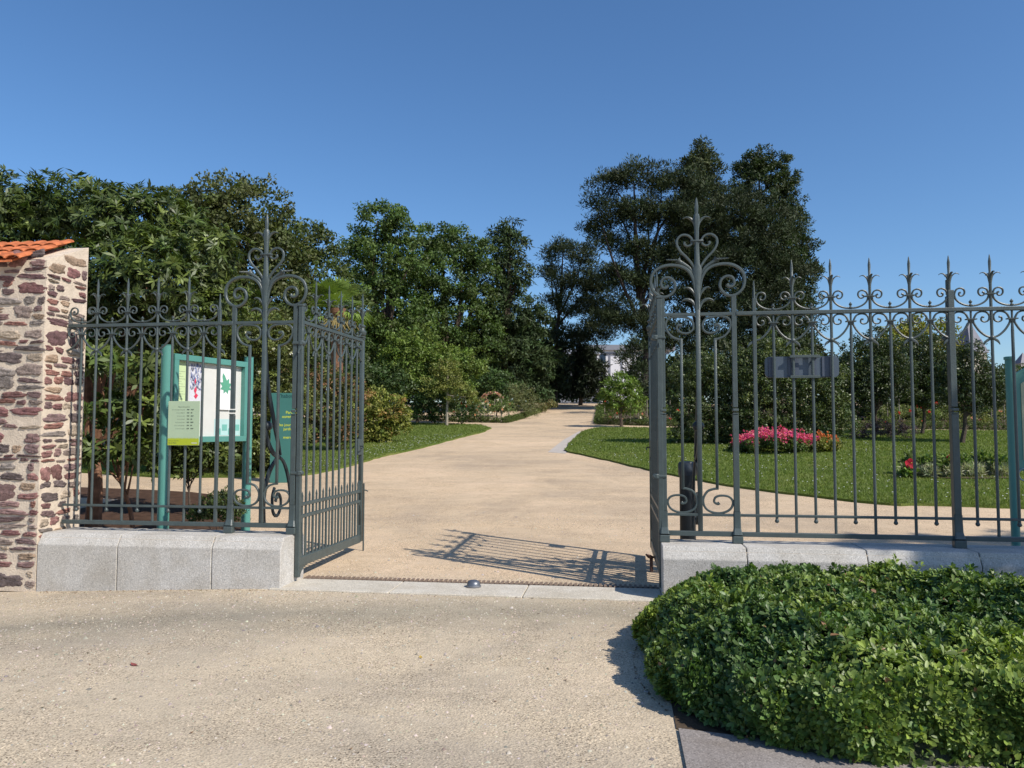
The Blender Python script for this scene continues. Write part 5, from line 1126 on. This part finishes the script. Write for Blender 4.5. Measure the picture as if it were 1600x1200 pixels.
# --- spindly weeds at the left plinth foot
# --- clipped hedge in the right foreground
def hedge():
    B = np.array([2.6, -2.2, 0]); t = thing('clipped_hedge', 'low glossy clipped pittosporum hedge filling the lower right foreground', 'hedge', B)
    rg = np.random.default_rng(17)
    x0, x1, y0, y1 = .20, 4.80, -3.90, -.60
    def inside(X, Y):     # signed 0..1 edge factor with rounded left corners
        a = np.maximum(np.clip((1.1 - (X - x0)) / 1.1, 0, 1), np.clip((X - x1 + .8) / .8, 0, 1)); cy = -2.16; b_ = np.abs(Y - cy) / 1.57
        return (a ** 2.2 + b_ ** 2.6)
    def H(X, Y):
        e = inside(X, Y); base = .27 + .14 * np.clip((X - .25) / 1.3, 0, 1) ** .7 + .05 * np.sin(1.7 * X + 1) + .055 * np.sin(2.3 * Y + 2 * X) + .05 * np.sin(5 * X + 3 * Y) + .03 * np.sin(9 * X - 7 * Y) + .03 * np.sin(17 * X + 13 * Y) + .02 * np.sin(27 * X - 19 * Y) + .05 * np.clip((-Y - 1) / 2.5, 0, 1)
        return base * np.clip(1 - np.clip(e, 0, 1.05) ** 3.2, 0.0, 1) ** .6
    n = 46000; X = rg.uniform(x0 - .02, x1, n); Y = rg.uniform(y0 - .05, y1 + .05, n); e = inside(X, Y); k = e < 1.0; X, Y = X[k], Y[k]
    Zt = H(X, Y); eps = .02; gx = (H(X + eps, Y) - H(X - eps, Y)) / (2 * eps); gy = (H(X, Y + eps) - H(X, Y - eps)) / (2 * eps)
    N = unit(np.stack([-np.clip(gx, -4, 4), -np.clip(gy, -4, 4), np.ones_like(gx)], 1)); Z = Zt - np.abs(rg.normal(0, .025, len(X))) + (rg.random(len(X)) < .15) * rg.uniform(0, .07, len(X))
    pit = np.sin(13 * X + 2 * np.sin(5 * Y)) * np.sin(11 * Y + 3 * np.sin(4 * X)) + .5 * np.sin(31 * X - 17 * Y); keep = (pit < .75) | (rg.random(len(X)) < .35); Z = Z - .06 * np.clip(pit - .2, 0, 1)
    X, Y, Z, N = X[keep], Y[keep], Z[keep], N[keep]; C = np.stack([X, Y, Z], 1)
    # side skirts
    m_ = 26000; th = rg.uniform(0, 1, m_); q = rg.uniform(0, 1, m_)
    # perimeter: find boundary by marching from the centre line
    cy = -2.16; ang_ = rg.uniform(math.pi * .5, math.pi * 1.62, m_); cx_ = 1.7; rad = np.full(m_, .2)
    for _ in range(60):
        xx = cx_ + rad * np.cos(ang_); yy = cy + rad * np.sin(ang_); g_ = inside(xx, yy) < .98; rad = np.where(g_, rad + .05, rad)
    xx = cx_ + rad * np.cos(ang_); yy = cy + rad * np.sin(ang_)
    xx2 = rg.uniform(1.5, 4.1, m_ // 3); yy2 = np.full(m_ // 3, cy - 1.57 * .98); 
    xx = np.concatenate([xx, xx2]); yy = np.concatenate([yy, yy2]); an = np.concatenate([ang_, np.full(m_ // 3, -math.pi / 2)])
    hm_ = .24 + .14 * np.clip((xx - .25) / 1.3, 0, 1) ** .7; hz = rg.uniform(0, 1, len(xx)) * hm_ + .02; inn = np.abs(rg.normal(0, .035, len(xx))) + .10 * (1 - hz / hm_) ** 2 + .10 * (hz / hm_) ** 3
    bulge = .045 * np.sin(9 * an + 3 * hz) + .035 * np.sin(23 * an + 11 * hz)
    C2 = np.stack([xx - (inn - bulge) * np.cos(an), yy - (inn - bulge) * np.sin(an), hz], 1); N2 = unit(np.stack([np.cos(an), np.sin(an), .35 * np.ones_like(an)], 1))
    k = (C2[:, 0] < 4.4); C2, N2 = C2[k], N2[k]
    C = np.vstack([C, C2]); N = np.vstack([N, N2]); K = len(C)
    per = 6; Cr = np.repeat(C, per, 0); ax = unit(N + np.array([0, 0, .35]) + rg.normal(0, .38, N.shape)); axr = np.repeat(ax, per, 0); n = K * per
    rd = unit(rg.normal(size=(n, 3))); rd = unit(rd - axr * (rd * axr).sum(1)[:, None]); A = unit(axr * rg.uniform(.25, 1.3, (n, 1)) + rd)
    P = Cr + axr * rg.uniform(-.012, .018, (n, 1)) - B; ln = (np.repeat(rg.uniform(.6, 1.25, K), per) * rg.uniform(.030, .055, n))[:, None]; wd_ = ln * rg.uniform(.36, .5, (n, 1))
    S_ = unit(np.cross(A, axr)); N_ = unit(np.cross(S_, A)); 
    V = np.empty((n, 7, 3)); V[:, 0] = P; V[:, 1] = P + A * ln * .42 + S_ * wd_ * .36 + N_ * ln * .05; V[:, 2] = P + A * ln * .78 + S_ * wd_ * .46 + N_ * ln * .04
    V[:, 3] = P + A * ln - N_ * ln * .06; V[:, 4] = P + A * ln * .78 - S_ * wd_ * .46 + N_ * ln * .04; V[:, 5] = P + A * ln * .42 - S_ * wd_ * .36 + N_ * ln * .05; V[:, 6] = P + A * ln * .65 - N_ * ln * .02
    Ft = np.array([(0, 1, 6, 5), (1, 2, 3, 6), (6, 3, 4, 5)]); Fq = (np.arange(n)[:, None, None] * 7 + Ft[None]).reshape(-1, 4)
    # patches of fresher yellow green growth
    pn = .5 + .5 * np.sin(2.1 * C[:, 0] + 1.3 * np.sin(3 * C[:, 1])) * np.sin(2.7 * C[:, 1] + 1)
    fresh = np.clip(pn * 1.2 - .35 + rg.normal(0, .22, K), 0, 1)[:, None]
    cc = np.array([.075, .135, .032]) * (1 - fresh) + np.array([.225, .29, .05]) * fresh; cc *= rg.uniform(.7, 1.3, (K, 1))
    cr = np.repeat(cc, per, 0) * rg.uniform(.7, 1.3, (n, 1)); dead = rg.random(n) < .006; cr[dead] = (.24, .13, .06)
    qmesh('foliage', V.reshape(-1, 3), Fq, np.repeat(cr, 7, 0), GLOSSY, t)
    # woody interior
    gx_ = np.linspace(x0 + .12, x1, 60); gy_ = np.linspace(y0 + .05, y1 - .05, 40); mb = MB(); XX, YY = np.meshgrid(gx_, gy_); ZZ = np.maximum(H(XX, YY) - .15, -.05)
    V = [(XX[j, i] - B[0], YY[j, i] - B[1], ZZ[j, i]) for j in range(40) for i in range(60)]
    mb.add(V, [(j * 60 + i, j * 60 + i + 1, (j + 1) * 60 + i + 1, (j + 1) * 60 + i) for j in range(39) for i in range(59)])
    mb.build('twig_core', plain('twiggy interior', (.03, .038, .018), .95, 0, .4, 40, .8), t)
    # right hand end that never shows: coarser leaves
    return t
hedge()
# shrub standing outside the frame at right, shades the end of the railing
def shade_tree():
    Lh = np.array([L.x, L.y, L.z]); B = np.array([13.4, -5.0, 0]); t = thing('street_tree', 'leafy broadleaf tree on the pavement outside the right edge of the view', 'tree', B)
    bl = []
    for x, y, z, r in ((3.55, 0, 1.1, .85), (4.5, 0, 1.3, 1.05), (5.6, 0, 1.3, 1.2), (6.6, 0, 1.3, 1.4), (4.2, 1.0, 1.2, 1.0), (5.2, 1.4, 1.2, 1.2), (6.6, 2, .9, 1.5), (2.2, 0, .42, .16), (2.8, .0, .5, .35)):
        c = np.array([x, y, z]) + Lh * 13; bl.append((c, r))
    limbs(t, B, bl, .2, BARK, 3); foliage('crown', t, bl, (.05, .09, .025), .22, 22, .14, .09, LEAF, 131, B, fill=.9)
shade_tree()
# fallen leaves and scraps on the sand
def fallen(px, py, s, col, label, rz):
    P = gp(px, py); t = thing('fallen_leaf', label, 'leaf', (P[0], P[1], P[2] + .004), rz)
    C = [(0, -1, .1), (.4, -.5, .0), (.5, .1, .12), (.25, .7, .2), (0, 1, .35), (-.28, .6, .25), (-.5, .05, .1), (-.38, -.55, .05)]
    mb = MB(); mb.add([(a * s, b_ * s, c * s) for a, b_, c in C] + [(0, 0, .0)], [(i, (i + 1) % 8, 8) for i in range(8)]); mb.build('blade', plain(label[:12], col, .6, 0, .2, 30), t)
    mb = MB(); mb.sweep([(0, -1 * s, .1 * s), (.1 * s, -1.5 * s, .05 * s)], .0015, None, 5); mb.build('stalk', BARK, t)
fallen(209, 1040, .036, (.22, .06, .05), 'curled dark red fallen leaf on the sand at lower left', 1.1)
fallen(657, 1028, .024, (.45, .30, .06), 'small yellow fallen leaf on the sand in the middle foreground', .3)
fallen(302, 1065, .018, (.16, .11, .08), 'tiny brown fallen leaf on the sand right of the dark red one', 2.0)
